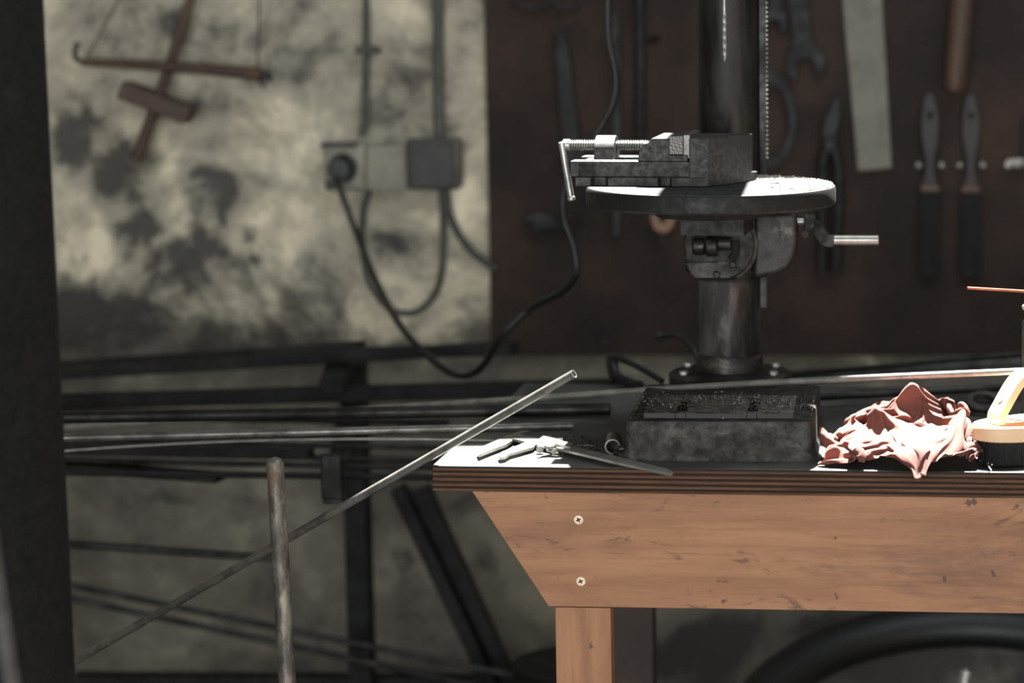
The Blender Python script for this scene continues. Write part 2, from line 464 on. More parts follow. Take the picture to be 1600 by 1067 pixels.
# worktop is a part: parent it, keeping its own origin for the ply pattern
def adopt(o, parent):
    o.parent = parent; o.matrix_parent_inverse = WM[parent].inverted(); return o
adopt(wt, bench)
def bpx(px, py, y):     # pixel on the vertical plane parallel to the bench front, y behind it
    n_ = V; p0 = BL(0, y, 0); r = ray(px, py)
    t = (p0-CAM).dot(n_)/r.dot(n_); return CAM + r*t
ap = [bpx(735,764,.012), bpx(1600,775,.012), bpx(1600,957,.012), bpx(857,949,.012)]
ap[0].z = ZB-BTH; ap[1].z = ZB-BTH
ext = BL(BLEN-.03, .012, 0); e1 = Vector((ext.x, ext.y, ZB-BTH)); e2 = Vector((ext.x, ext.y, (ap[2].z+ap[3].z)/2))
ap[2].z = ap[3].z = e2.z
MB().prism([ap[0], e1, e2, ap[3]], V*.024).build('apron', M['pine_x'], bench, bevel=.0008, smooth=False)
def leg(p0, p1, y, th, mat, top):
    a_ = bpx(p0, 1000, y); b_ = bpx(p1, 1000, y)
    MB().prism([Vector((a_.x,a_.y,0)), Vector((b_.x,b_.y,0)), Vector((b_.x,b_.y,top)), Vector((a_.x,a_.y,top))], V*th).build('leg', mat, bench, smooth=False, bevel=.001)
leg(868, 955, .0125+.0, .0115*0+.02, M['pine_z'], e2.z-.0008)
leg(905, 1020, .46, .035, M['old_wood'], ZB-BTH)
for xx in (BLEN-.16,):
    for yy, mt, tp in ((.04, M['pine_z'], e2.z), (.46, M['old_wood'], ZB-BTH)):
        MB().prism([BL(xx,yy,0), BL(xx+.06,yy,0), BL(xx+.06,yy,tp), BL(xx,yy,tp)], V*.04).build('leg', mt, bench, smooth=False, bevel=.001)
# back apron carries the rear legs
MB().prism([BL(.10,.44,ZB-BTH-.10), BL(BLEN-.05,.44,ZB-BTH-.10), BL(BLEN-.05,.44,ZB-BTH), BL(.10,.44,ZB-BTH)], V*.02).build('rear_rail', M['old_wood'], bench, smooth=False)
def screw(px, py):
    p = bpx(px, py, .012); R = (-V).to_track_quat('Z', 'Y').to_matrix().to_4x4()
    T = Matrix.Translation(p - V*.0) @ R
    s = MB().lathe([(0,-.001),(.0053,-.001),(.0053,.0002),(.0046,.0008),(0,.0010)], T, 24)
    o = s.build('screw', M['screw'], bench)
    k = MB()
    for a_ in (radians(28), radians(118)):
        d = U*cos(a_)+Vector((0,0,1))*sin(a_)
        k.bar(p - V*.0009 - d*.0026, p - V*.0009 + d*.0026, .0013, .0006, V)
    k.build('cross_slot_shade', M['hollow'], o, smooth=False)
screw(904, 812); screw(907.5, 908)

# ------------------------------------------------------------------ drill press
ZBASE = ZB+.043
DC = PZ(1141, 590, ZBASE)          # column centre on the base
DX, DY = DC.x, DC.y
DYAW = radians(-1.3); DU = Vector((cos(DYAW), sin(DYAW), 0)); DV = Vector((-DU.y, DU.x, 0))
drill = empty('drill_press', (DX, DY, ZB), DYAW, 'grey cast iron bench drill press with round table, slotted base and steel column', 'drill press')
def DP(x, y, z): return Vector((DX, DY, 0)) + DU*x + DV*y + Vector((0,0,z))
fl = PZ(977, 657, ZBASE); fr = PZ(1272, 657, ZBASE)
x0 = (fl-Vector((DX,DY,0))).dot(DU); x1 = (fr-Vector((DX,DY,0))).dot(DU); yf = (fl-Vector((DX,DY,0))).dot(DV)
W2 = (x1-x0)/2; xm = (x0+x1)/2
def rrect(cx, cy, hx, hy, r, z, k=5):
    out = []
    for qx, qy, a0 in ((1,1,0),(-1,1,90),(-1,-1,180),(1,-1,270)):
        for i in range(k+1):
            a_ = radians(a0+90*i/k); out.append(DP(cx+qx*(hx-r)+r*cos(a_), cy+qy*(hy-r)+r*sin(a_), z))
    return out
def loft(mb, rings):
    n_ = len(rings[0]); vs = [p for r in rings for p in r]; fs = []
    for i in range(len(rings)-1):
        for k in range(n_):
            k2 = (k+1)%n_; fs.append((i*n_+k, i*n_+k2, (i+1)*n_+k2, (i+1)*n_+k))
    fs.append(tuple(reversed(range(n_)))); fs.append(tuple(range((len(rings)-1)*n_, len(rings)*n_)))
    mb.add(vs, fs)
yb = -.045; cyb = (yf+yb)/2; hyb = (yb-yf)/2
b = MB()
loft(b, [rrect(xm,cyb,W2+.004,hyb+.004,.012,ZB), rrect(xm,cyb,W2+.004,hyb+.004,.012,ZB+.007), rrect(xm,cyb,W2+.001,hyb+.001,.010,ZB+.010),
         rrect(xm,cyb,W2,hyb,.009,ZBASE-.003), rrect(xm,cyb,W2-.001,hyb-.001,.008,ZBASE-.0008), rrect(xm,cyb,W2-.004,hyb-.004,.006,ZBASE)])
loft(b, [rrect(xm+.004,.01,W2*.62,.075,.03,ZB), rrect(xm+.004,.01,W2*.6,.073,.03,ZBASE-.004), rrect(xm+.004,.01,W2*.58,.070,.028,ZBASE-.001)])
base = b.build('base', M['cast'], drill, angle=50)
# raised slotted pad on the base
pyf, pyb = yf+.012, yf+.125
pl, pr = xm-W2+.018, xm+W2-.022
b = MB()
slots = [(pl+.034, pl+.045), (pr-.05, pr-.039)]
xs = [pl, slots[0][0], slots[0][1], slots[1][0], slots[1][1], pr]
zp = ZBASE+.006
for i in (0, 2, 4):
    b.box(DP((xs[i]+xs[i+1])/2, (pyf+pyb)/2, ZBASE+.003), (xs[i+1]-xs[i], pyb-pyf, .006), Matrix.Rotation(DYAW, 3, 'Z'))
for i in (1, 3):
    for q0, q1 in ((pyf, pyf+.012), (pyb-.012, pyb)):
        b.box(DP((xs[i]+xs[i+1])/2, (q0+q1)/2, ZBASE+.003), (xs[i+1]-xs[i]+.0002, q1-q0, .006), Matrix.Rotation(DYAW, 3, 'Z'))
b.build('slotted_pad', M['cast_lit_top'], base, smooth=False, bevel=.0008)
for i in (1, 3):
    MB().box(DP((xs[i]+xs[i+1])/2, (pyf+pyb)/2, ZBASE+.0008), (xs[i+1]-xs[i], pyb-pyf-.024, .0012), Matrix.Rotation(DYAW, 3, 'Z')).build('slot_shade', M['hollow'], base, smooth=False)
# mounting lug with bolt at the front left corner
lug = PZ(972, 707, ZB+.006)
g = MB(); g.cyl((lug.x, lug.y+.004, ZB), (lug.x, lug.y+.004, ZB+.008), .010, bev=.002); g.cyl((lug.x, lug.y+.004, ZB+.008), (lug.x, lug.y+.004, ZB+.012), .006, bev=.001, seg=6)
g.build('mounting_bolt', M['collar'], base)
# rear extension of base with flange
Tc = Matrix.Translation(DP(0,0,0))
MB().lathe([(0,ZBASE-.006),(.072,ZBASE-.006),(.072,ZBASE+.005),(.068,ZBASE+.008),(.050,ZBASE+.010),(0,ZBASE+.010)], Tc, 48).build('flange', M['collar'], drill)
for a_ in (30, 150, 210, 330):
    p = DP(.060*cos(radians(a_)), .060*sin(radians(a_)), 0)
    MB().cyl((p.x,p.y,ZBASE+.006), (p.x,p.y,ZBASE+.013), .0055, seg=6, bev=.001).build('flange_bolt', M['steel'], drill)
zc1 = PY(1141, 551, DY).z
MB().ring([(.0355,ZBASE+.008),(.0385,ZBASE+.008),(.0385,zc1-.001),(.0378,zc1),(.0355,zc1)], Tc, 48).build('collar', M['collar'], drill)
CR = 97/2*DY/FPX
MB().lathe([(0,ZBASE+.005),(CR-.0005,ZBASE+.005),(CR,ZBASE+.006),(CR,1.62),(0,1.62)], Tc, 64).build('column', M['column'], drill)
# toothed rack beside the column
rx = CR + .0045; ry_ = -.002
p0 = PY(1186, 480, DY)
b = MB()
Rz = Matrix.Rotation(DYAW, 3, 'Z')
ztop = 1.60
b.box(DP(rx-.0005, ry_, (p0.z+ztop)/2), (.008, .010, ztop-p0.z), Rz)
rk = b.build('rack', M['rod_dark'], drill, smooth=False, bevel=.0005)
b = MB(); z_ = 1.20
while z_ < ztop:
    b.prism([DP(rx+.0034,ry_-.005,z_), DP(rx+.0058,ry_-.005,z_+.0012), DP(rx+.0058,ry_-.005,z_+.0022), DP(rx+.0034,ry_-.005,z_+.0038)], DV*.010); z_ += .0052
b.build('rack_teeth', M['rod'], rk, smooth=False)
# round table
ZT = PZ(1111, 286, 1.184).z
TC = Vector((PY(1111, 288, 2.625).x, 2.625, 0))
TR = 195*2.625/FPX*1.003
th = .0215
Tt = Matrix.Translation(TC)
MB().lathe([(0,ZT-th),(TR-.004,ZT-th),(TR-.0015,ZT-th+.001),(TR,ZT-th+.003),(TR,ZT-.0035),(TR-.001,ZT-.001),(TR-.003,ZT),(0,ZT)], Tt, 96).build('table', M['cast_dark'], drill, angle=25)
# groove slots of the table (dark lines)
MB().box((TC.x+.088, TC.y+.012, ZT+.0002), (.05, .003, .0006), Matrix.Rotation(radians(-18), 3, 'Z')).build('table_slot_shade', M['hollow'], drill, smooth=False)
# bracket that clamps the table arm to the column
zt0 = ZT-th; zb0 = PY(1130, 432, DY-.06).z
br = MB()
br.lathe([(0,zb0),(.050,zb0),(.052,zb0+.004),(.052,zt0-.012),(.050,zt0-.008),(0,zt0-.008)], Tc, 48)
bracket = br.build('table_bracket', M['collar'], drill)
# arm under the table
arm = MB(); ac = Vector((TC.x, TC.y, 0))
arm.lathe([(0,zt0-.012),(.06,zt0-.012),(.075,zt0),(0,zt0)], Tt, 40)
arm.bar((TC.x,TC.y+.02,zt0-.022), (DX,DY-.03,zt0-.022), .07, .028)
arm.build('table_arm', M['cast_dark'], drill)
# tilting quadrant: round disc facing the camera with recess, clamp bolt, arc rim
YQ = DY-.075
qc = PY(1124, 382, YQ); QR = 58*YQ/FPX
R90 = Matrix.Rotation(radians(90), 4, 'X')    # local z -> -Y (towards the camera)
def TQ(p): return Matrix.Translation(p) @ R90
f0 = lambda x, y, o_=0.0: PY(x, y, YQ-o_)
q = MB(); q.prism([f0(*p) for p in ((1070,331),(1184,331),(1184,384),(1178,410),(1166,428),(1148,437),(1086,437),(1077,426),(1070,413))], (0,.06,0))
quad = q.build('tilt_quadrant', M['collar'], drill, bevel=.003, segs=3, smooth=False)
k = MB(); k.lathe([(0,-.01),(QR-.001,-.01),(QR-.001,.002),(QR-.003,.004),(0,.004)], TQ(qc), 56)
k.build('quadrant_disc', M['cast_dark'], quad)
arc = [qc + Vector((QR*cos(radians(a_)), -.004, QR*sin(radians(a_)))) for a_ in range(-62, 60, 4)]
MB().tube(arc, .0024, 8).build('quadrant_rim', M['cast'], quad)
k = MB().prism([f0(*p, .006) for p in ((1071,410),(1140,408),(1152,418),(1140,435),(1086,435),(1078,426),(1071,412))], (0,.01,0))
k.build('clamp_lip', M['cast'], quad, smooth=False, bevel=.0015)
k = MB().prism([f0(*p, .005) for p in ((1072,336),(1082,336),(1082,408),(1072,406))], (0,.01,0))
k.build('clamp_casting', M['cast'], quad, smooth=False, bevel=.001)
k = MB()
k.cyl(PY(1083,385,YQ-.008), PY(1101,385,YQ-.008), .0100, bev=.0015); k.cyl(PY(1103,385,YQ-.008), PY(1121,385,YQ-.008), .0115, bev=.0015)
k.build('clamp_nut', M['collar'], quad)
MB().cyl(PY(1121,381,YQ-.006), PY(1142,381,YQ-.006), .008, bev=.0015).build('clamp_screw', M['collar'], quad)
k = MB().prism([f0(*p, .0058) for p in ((1084,346),(1118,342),(1140,350),(1140,366),(1128,370),(1084,370))], (0,.004,0)).build('recess_shade', M['hollow'], quad, smooth=False)
k = MB().tube([PY(x, y, YQ-.0045) for x, y in ((1148,376),(1150,384),(1149,394),(1144,406))], .0052, 10).build('arc_slot_shade', M['hollow'], quad)
for (sx, sy, rr) in ((1120,429,.0042),(1145,413,.004),(1157,340,.0042)):
    k = MB().lathe([(0,0),(rr,0),(rr,.0035),(rr*.7,.005),(rr*.5,.005),(rr*.5,.002),(0,.002)], TQ(PY(sx,sy,YQ-.006)), 20)
    k.build('cap_screw', M['collar'], quad)
# gear housing to the right of the quadrant, with soft bottom
h = MB(); Yh = YQ-.002
prof = [(1176,331),(1243,331),(1246,345),(1247,380),(1243,402),(1232,420),(1214,430),(1190,435),(1176,436)]
h.prism([PY(x, y, Yh) for x, y in prof], (0,.055,0))
h.build('gear_housing', M['collar'], drill, bevel=.007, segs=4, angle=60)
# crank: stub shaft, arm, handle
Yk = YQ+.012
crank = MB().cyl(PY(1240,346,Yk), PY(1262,346,Yk), .0038, bev=.0008).build('crank_shaft', M['steel'], drill)
k = MB().cyl(PY(1256,352,Yk), PY(1274,352,Yk), .0125, bev=.002, seg=20)
pts = spline([PY(1268,352,Yk-.004), PY(1278,358,Yk-.012), PY(1290,374,Yk-.02), PY(1303,376,Yk-.022)], 8)
k.sweep(pts, .012, .013, (0,1,0))
k.build('crank_arm', M['cast'], crank, bevel=.001)
MB().cyl(PY(1258,366,Yk-.01), PY(1258,366,Yk-.016), .004, seg=16).build('grub_screw', M['cast_dark'], crank)
MB().cyl(PY(1299,375,Yk-.022), PY(1373,375,Yk-.022), .0056, bev=.0012).build('crank_handle', M['steel'], crank)
# head and chuck stand just above the frame; the bit reaches into it
bx = PY(1132, 60, 2.62)
T = Matrix.Translation((bx.x, bx.y, 0))
ztip = PY(1132, 97, 2.62).z
MB().lathe([(0,1.395),(.006,1.395),(.019,1.425),(.021,1.44),(.021,1.475),(.012,1.482),(.012,1.55),(0,1.55)], T, 32).build('chuck', M['steel'], drill)
b = MB(); N = 90; seg = 12; vs = []; fs = []
for i in range(N+1):
    z_ = ztip+.004+(1.398-ztip-.004)*i/N; tw = i/N*pi*2*2.2
    fl_ = min(1, max(0, (1.372-z_)/.004))
    for k_ in range(seg):
        a_ = 2*pi*k_/seg; r = .0021*(1-.42*fl_*(cos(2*(a_-0))**4 if True else 0)*1.0)
        vs.append((bx.x+r*cos(a_+tw), bx.y+r*sin(a_+tw), z_))
for i in range(N):
    for k_ in range(seg):
        k2 = (k_+1)%seg; fs.append((i*seg+k_, i*seg+k2, (i+1)*seg+k2, (i+1)*seg+k_))
vs.append((bx.x, bx.y, ztip)); fs += [(len(vs)-1, (k_+1)%seg, k_) for k_ in range(seg)]
b.add(vs, fs).build('drill_bit', M['steel'], drill, angle=60)
hd = MB(); hd.box((bx.x, (bx.y+DY)/2+.02, 1.60), (.085, DY-bx.y+.10, .12)); 
hd.build('head', M['cast'], drill, bevel=.015, segs=4)

# metal dust on table and base
def scatter(name, label, cat, fn, count, mat, smin, smax):
    b = MB()
    for _ in range(count):
        p = fn(); s_ = random.uniform(smin, smax)*(1 if random.random() < .93 else 1.8)
        r = Matrix.Rotation(random.uniform(0, 6.28), 3, 'Z') @ Matrix.Rotation(random.uniform(0, 6.28), 3, 'X')
        vs = [p + r @ Vector(q)*s_ for q in ((0,0,.7),(.9,0,-.3),(-.5,.8,-.3),(-.4,-.7,-.4))]
        b.add(vs, [(0,1,2),(0,2,3),(0,3,1),(1,3,2)])
    return tag(b.build(name, mat, smooth=False), label, cat, kind='stuff')
def on_pad():
    x = random.gauss((pl+pr)/2, (pr-pl)*.32); y = random.gauss(pyb-.02, .035)
    x = min(max(x, x0+.004), x1-.004); y = min(max(y, yf+.012), .02)
    onpad = pl < x < pr and pyf < y < pyb
    return DP(x, y, (zp if onpad else ZBASE)+.0004)
scatter('metal_filings', 'dark grit and metal filings scattered over the drill press base', 'metal filings', on_pad, 2600, M['grit'], .0004, .0011)
def on_table():
    while True:
        a_ = random.uniform(-.6, 1.5); r = TR*math.sqrt(random.uniform(.3, .96))
        p = Vector((TC.x+r*cos(a_), TC.y+r*sin(a_), ZT))
        if p.x > TC.x+.03: return p + Vector((0,0,random.uniform(0,.0012)))
scatter('metal_shavings', 'pale metal shavings heaped on the right half of the round drill table', 'metal shavings', on_table, 3000, M['shaving'], .0006, .0016)
def on_bench():
    p = PZ(random.uniform(870, 955), random.uniform(682, 712), ZB)
    return p + Vector((0,0,.0005))
scatter('bench_crumbs', 'small dark crumbs on the worktop left of the drill base', 'crumbs', on_bench, 70, M['hollow'], .0006, .0016)

# ------------------------------------------------------------------ drill vise
VA = radians(-4)
vc = PZ(1107, 292, ZT)
e_ = Vector((cos(VA), sin(VA), 0)); w_ = Vector((-sin(VA), cos(VA), 0))
vise = empty('drill_vise', (vc.x, vc.y, ZT), VA, 'small grey machine vise with threaded screw lying on the round drill table', 'vise')
def VP(a_, b_, z): return Vector((vc.x, vc.y, ZT)) + e_*(a_*.87) + w_*b_ + Vector((0,0,z))
W = .096
def vbox(mb, a0, a1, b0, b1, z0, z1):
    mb.box(VP((a0+a1)/2, (b0+b1)/2, (z0+z1)/2), (a1-a0, b1-b0, z1-z0), Matrix.Rotation(VA, 3, 'Z')); return mb
m = MB()
# flanged foot with bolt notches
notch = []
m.prism([VP(-.166,.006,0), VP(-.166,-.004,0), VP(-.146,-.004,0), VP(-.143,.004,0), VP(-.128,.004,0), VP(-.125,-.004,0), VP(-.062,-.004,0), VP(-.060,.004,0), VP(-.048,.004,0), VP(-.046,-.004,0), VP(.0,-.002,0),
         VP(.05,W,0), VP(-.166,W,0)], (0,0,.010))
m.build('foot', M['vise'], vise, smooth=False, bevel=.0012)
m = vbox(MB(), -.162, -.02, .002, .026, .010, .027); vbox(m, -.162, -.02, W-.026, W-.002, .010, .027); vbox(m, -.162, -.14, .002, W-.002, .010, .0255)
m.build('slide_rails', M['vise'], vise, smooth=False, bevel=.001)
# fixed jaw with curved end
m = MB(); prof = []
for i in range(13):
    t = i/12; bb = t*W; prof.append((.044*t+.010*(1-(2*t-1)**2), bb))
pts = [VP(a_, b_, .0) for a_, b_ in prof] + [VP(-.024, W, 0), VP(-.024, 0, 0)]
m.prism([p + Vector((0,0,.0)) for p in pts], (0,0,.052))
fj = m.build('fixed_jaw', M['vise'], vise, bevel=.0012, angle=30)
vbox(MB(), -.031, -.0235, .004, W-.004, .030, .0555).build('jaw_plate', M['rod'], fj, smooth=False, bevel=.0006)
# movable jaw (side profile extruded across)
prof = [(-.088,.027),(-.086,.040),(-.081,.046),(-.075,.047),(-.070,.052),(-.048,.052),(-.048,.034),(-.026,.034),(-.026,.027)]
m = MB().prism([VP(a_, .001, z) for a_, z in prof], w_*(W-.002))
mj = m.build('movable_jaw', M['vise'], vise, smooth=False, bevel=.001)
b = vbox(MB(), -.0475, -.0325, .0005, W-.0015, .0345, .0545)
n = NT('knurled_steel'); v = n.pos()
wv = n.new('ShaderNodeTexChecker'); wv.inputs['Scale'].default_value = 480
mp = n.new('ShaderNodeMapping'); mp.inputs['Rotation'].default_value = (.6, .78, .5); n.lk(v, mp.inputs['Vector']); n.lk(mp.outputs[0], wv.inputs['Vector'])
n.col(n.mix(wv.outputs['Fac'], L((60,59,56)), L((100,98,92)))).metal(.8).rough(.45); M['knurl'] = n.m
b.build('jaw_plate', M['knurl'], mj, smooth=False, bevel=.0005)
# nut block
m = MB()
prof = [(-.020,.0255)] + [(-.020+.0*i, .0255) for i in range(1)] + [(.020*cos(radians(180-180*i/12)), .034+.018*sin(radians(180-180*i/12))) for i in range(13)] + [(.020,.0255)]
m.prism([VP(-.148, W/2+b_, z) for b_, z in prof], e_*.022)
m.build('screw_nut', M['vise'], vise, bevel=.001)
# threaded screw
b = MB(); N = 640; seg = 16; Ls = .10; vs = []; fs = []
for i in range(N+1):
    t = i/N; a0 = -.183+Ls*t
    for k_ in range(seg):
        a_ = 2*pi*k_/seg; ph = (t*Ls/.0031 + k_/seg) % 1.0
        r = .0046+.0018*(1-abs(2*ph-1)*2 if abs(2*ph-1) < .5 else 0) if True else .005
        c0 = VP(a0, W/2, .041)
        vs.append(c0 + w_*(r*cos(a_)) + Vector((0,0,1))*(r*sin(a_)))
for i in range(N):
    for k_ in range(seg):
        k2 = (k_+1)%seg; fs.append((i*seg+k_, i*seg+k2, (i+1)*seg+k2, (i+1)*seg+k_))
fs.append(tuple(range(seg))); fs.append(tuple(range(N*seg, (N+1)*seg)))
b.add(vs, fs); vsc = b.build('lead_screw', M['rod'], vise, angle=50)
hub = VP(-.186, W/2, .041)
MB().cyl(VP(-.192, W/2, .041), VP(-.180, W/2, .041), .0065, bev=.002).build('screw_head', M['steel'], vsc)
tp = PY(878, 226, hub.y-.0072); bt = PY(893, 312, hub.y-.0072)
d = (bt-tp).normalized()
m = MB().cyl(tp-d*.003, bt, .0036, bev=.0008); m.cyl(bt-d*.004, bt+d*.001, .0043, bev=.001)
m.build('tommy_bar', M['steel'], vsc)

# ------------------------------------------------------------------ caliper on the bench
cal = empty('vernier_caliper', tuple(PZ(870, 705, ZB)), 0, 'steel vernier caliper lying open on the left end of the worktop', 'caliper')
def pxprism(mb, pts, z0, z1):
    pts = [PZ(x, y, z1) for x, y in pts]; mb.prism(pts, (0,0,z0-z1)); return mb
c0 = ZB+.0045
pxprism(MB(), [(797,684),(800,679),(812,678),(894,697),(960,711.5),(1046,733),(1052,737),(1048,739.5),(960,721),(880,702),(826,691)], c0, c0+.003).build('beam', M['steel'], cal, smooth=False, bevel=.0003)
pxprism(MB(), [(829,672),(812,672.5),(790,681),(750,699),(745,704),(748,710),(768,702),(790,694),(800,688),(804,681),(818,676)], c0-.001, c0+.0025).build('fixed_jaw', M['steel'], cal, smooth=False, bevel=.0005)
sl = pxprism(MB(), [(833,688),(824,689),(803,698),(783,706),(778,710),(781,714),(789,713),(797,708),(833,698),(838,693)], c0-.001, c0+.0022).build('sliding_jaw', M['steel'], cal, smooth=False, bevel=.0005)
pxprism(MB(), [(841,686.5),(849,680),(896,692.5),(891,698)], c0+.003, c0+.006).build('slider_plate', M['steel'], sl, smooth=False, bevel=.0004)
pxprism(MB(), [(852,682),(860,678),(862,682),(880,684),(879,686),(861,685)], c0, c0+.003).build('inner_jaw', M['steel'], sl, smooth=False, bevel=.0003)
for (x, y) in ((844,701),(867,705)):
    p = PZ(x, y, c0+.001)
    MB().cyl(p+Vector((0,-.004,0)), p+Vector((0,.003,0)), .0042, bev=.0008, seg=18).build('lock_screw', M['rod'], sl)
p = PZ(855, 703, c0); q = PZ(872, 708, c0)
MB().cyl(p+Vector((0,-.001,0)), q+Vector((0,-.001,0)), .0012, seg=10).build('adjusting_screw', M['steel'], sl)

# short tube
f_ = PZ(957, 698, ZB+.0085); bk = PZ(959.5, 683, ZB+.0085)
d = (bk-f_).normalized()*.045
t_ = MB().pipe(f_, f_+d, .0085, .0067, 32)
tag(t_.build('pipe_offcut', M['rod']), 'short open ended steel tube lying left of the drill press base', 'tube')

# ------------------------------------------------------------------ scrubbing brush at the right
BA = radians(30)
BC = PZ(1623, 735, ZB); BC = Vector((BC.x, BC.y+.060, ZB))
brush = empty('scrubbing_brush', tuple(BC), 0, 'pale wooden scrubbing brush with loop handle and black bristles at the bench front', 'brush')
BRM = Matrix.Rotation(BA, 3, 'Z')
def oval(z, k=1.0, n_=44):
    out = []
    for i in range(n_):
        a_ = 2*pi*i/n_; c_, s_ = cos(a_), sin(a_)
        out.append(BC + BRM @ Vector((.074*k*math.copysign(abs(c_)**.8, c_), .037*k*math.copysign(abs(s_)**.9, s_), z)))
    return out
hz = .027
m = MB(); loft(m, [oval(hz,.97), oval(hz+.001,.995), oval(hz+.014,1.0), oval(hz+.0155,.985)])
m.build('brush_back', M['brushwood'], brush, angle=40)
m = MB()
for _ in range(1500):
    a_ = random.uniform(0, 2*pi); r = math.sqrt(random.random())*.93
    x_, y_ = .074*r*cos(a_), .036*r*sin(a_)
    p = BC + BRM @ Vector((x_, y_, hz+.0005)); q = BC + BRM @ Vector((x_*1.03+random.gauss(0,.0012), y_*1.03+random.gauss(0,.0012), .0005+random.uniform(0,.0015)))
    u_ = Vector((cos(a_+1.57), sin(a_+1.57), 0))*.0009; w2 = Vector((cos(a_), sin(a_), 0))*.0009
    m.add([p+u_, p-u_*.5+w2, p-u_*.5-w2, q+u_*.6, q-u_*.3+w2*.6, q-u_*.3-w2*.6], [(0,1,2),(5,4,3),(0,3,4,1),(1,4,5,2),(2,5,3,0)])
core = oval(.003, .9); 
loft(m, [oval(.003,.86), oval(hz+.001,.9)])
m.build('bristles', M['bristle'], brush, smooth=False)
xx0 = -.048
hl = [(xx0,hz+.0145),(xx0,hz+.024),(xx0+.004,hz+.031),(xx0+.020,hz+.054),(xx0+.030,hz+.063),(xx0+.040,hz+.066)]
hl += [(-a_, b_) for a_, b_ in reversed(hl)]
hp = spline([BC + BRM @ Vector((a_, 0, b_)) for a_, b_ in hl], 6)
m = MB().sweep(hp, .024, .009, BRM @ Vector((0,1,0)))
hd = m.build('loop_handle', M['brushwood'], brush, bevel=.0015, angle=50)
dn_ = BRM @ Vector((-.82, 0, .57)).normalized()
dp = BC + BRM @ Vector((xx0+.0085, 0, hz+.038)) + dn_*.0040
MB().cyl(dp-dn_*.004, dp+dn_*.0012, .0034, seg=20).build('dowel', M['dowel'], hd)

# wire strands beside the brush
m = MB()
for pts in ([(1523,678),(1531,700),(1540,712)], [(1521,690),(1523,705),(1538,716),(1545,724)], [(1524,690),(1545,688)],
            [(1518,709),(1524,700),(1534,693)], [(1530,712),(1538,702),(1548,698)], [(1535,718),(1546,710),(1550,726)], [(1541,700),(1538,716),(1549,735)],
            [(1528,704),(1540,706),(1549,697)]):
    P_ = [PZ(x, y, ZB+.002+random.uniform(0,.004)) for x, y in pts]
    m.tube(spline(P_, 6), random.choice((.0006,.0009)), 6)
tag(m.build('wire_tangle', M['steel']), 'tangle of thin bright wire between the rag and the scrubbing brush', 'wire')

# greasy steel ring on the bench behind
rc = PZ(1537, 628, ZB+.014)
T = Matrix.Translation(rc) @ Matrix.Rotation(radians(22), 4, 'X')
m = MB()
pr = []
m.ring([(.0115,-.003),(.021,-.003),(.022,-.001),(.022,.002),(.020,.0035),(.0125,.0035)], T, 40)
for q in m.v:
    dd = noise.noise(q*120)*.0016; q += (q-rc).normalized()*dd
m.box(rc+Vector((0,.008,-.0085)), (.030,.012,.011))
tag(m.build('steel_ring', M['cast']), 'grimy flat steel ring lying on the bench behind the scrubbing brush', 'ring')

# canister at the right edge and copper rod
cb = PY(1622, 560, 2.66)
can = empty('oil_canister', (cb.x, cb.y, ZB), 0, 'slim metal canister with small knob cut off by the right frame edge', 'canister')
T = Matrix.Translation((cb.x, cb.y, 0))
rcan = (1622-1596)*2.66/FPX; zt_ = PY(1600, 503, 2.66).z; 
MB().lathe([(0,ZB),(rcan,ZB),(rcan,zt_),(rcan-.002,zt_+.003),(0,zt_+.004)], T, 40).build('body', M['rod'], can)
zk = PY(1600, 478, 2.66).z
MB().lathe([(0,zt_),(rcan-.003,zt_),(rcan-.003,zk-.008),(.008,zk-.002),(0,zk)], T, 32).build('cap', M['black_steel'], can)
k = PY(1600, 480, 2.64)
MB().ball((k.x+.001, k.y, k.z), .0035).build('knob', M['steel'], can)
a_ = PY(1511, 450, 2.62); b_ = PY(1605, 455.5, 2.64); d = (b_-a_)
ce = a_+d*3.2; ce.z = a_.z+d.z*3.2
tag(MB().cyl(a_, ce, .0016, seg=10).build('copper_rod', M['copper']), 'thin copper coloured filler rod reaching in from the right above the bench', 'rod')

# ------------------------------------------------------------------ long stock bars and rods
def rod(name, a_, b_, d_, mat, label, cat='steel rod', group=None, hollow=0.0, seg=16, bend=0.0):
    if hollow: o = MB().pipe(a_, b_, d_/2, d_/2*hollow, seg).build(name, mat)
    elif bend:
        pts = [Vector(a_).lerp(Vector(b_), i/24)+Vector((0,0,bend*4*(i/24)*(1-i/24))) for i in range(25)]
        o = MB().tube(pts, d_/2, seg).build(name, mat)
    else: o = MB().cyl(a_, b_, d_/2, seg=seg, bev=d_*.06).build(name, mat)
    return tag(o, label, cat, group)
def far(p, q, k):   # extend a->b beyond b
    return p+(q-p)*k
# bright rod lying across bench and drill base
P1 = PY(1141, 601, 2.69); P2 = PY(700, 631, 2.85)
dd = P2-P1
Lend = PY(100, 668, 3.10); Rend = PY(1600, 579.5, 2.54)
pts = spline([Rend+(Rend-P1)*.35, Rend, P1, P2, Lend, Lend+(Lend-P2)*.45], 10)
tag(MB().tube(pts, .0036, 16).build('steel_rod', M['steel']), 'long bright steel rod crossing in front of the drill column', 'steel rod', 'steel stock on the rack')
E = PY(895, 665, 2.70); Fp = PY(100, 684, 2.63)
rod('steel_rod', E, far(E, Fp, 1.35), .0095, M['rod'], 'bright tube ending on the worktop just behind the caliper', hollow=.8, group='steel stock on the rack')
E = PZ(772, 688.5, ZB+.002); Fp = PY(100, 717, 2.72)
rod('steel_rod', E, far(E, Fp, 1.35), .0036, M['steel'], 'thinnest bright rod, its end tucked under the caliper jaws', group='steel stock on the rack', bend=.012)
E = PZ(954, 639, ZB+.009); Fp = PY(100, 652, 2.765)
rod('steel_rod', E, far(E, Fp, 1.3), .0145, M['rod_dark'], 'dark round bar ending beside the drill base on the bench', group='steel stock on the rack')
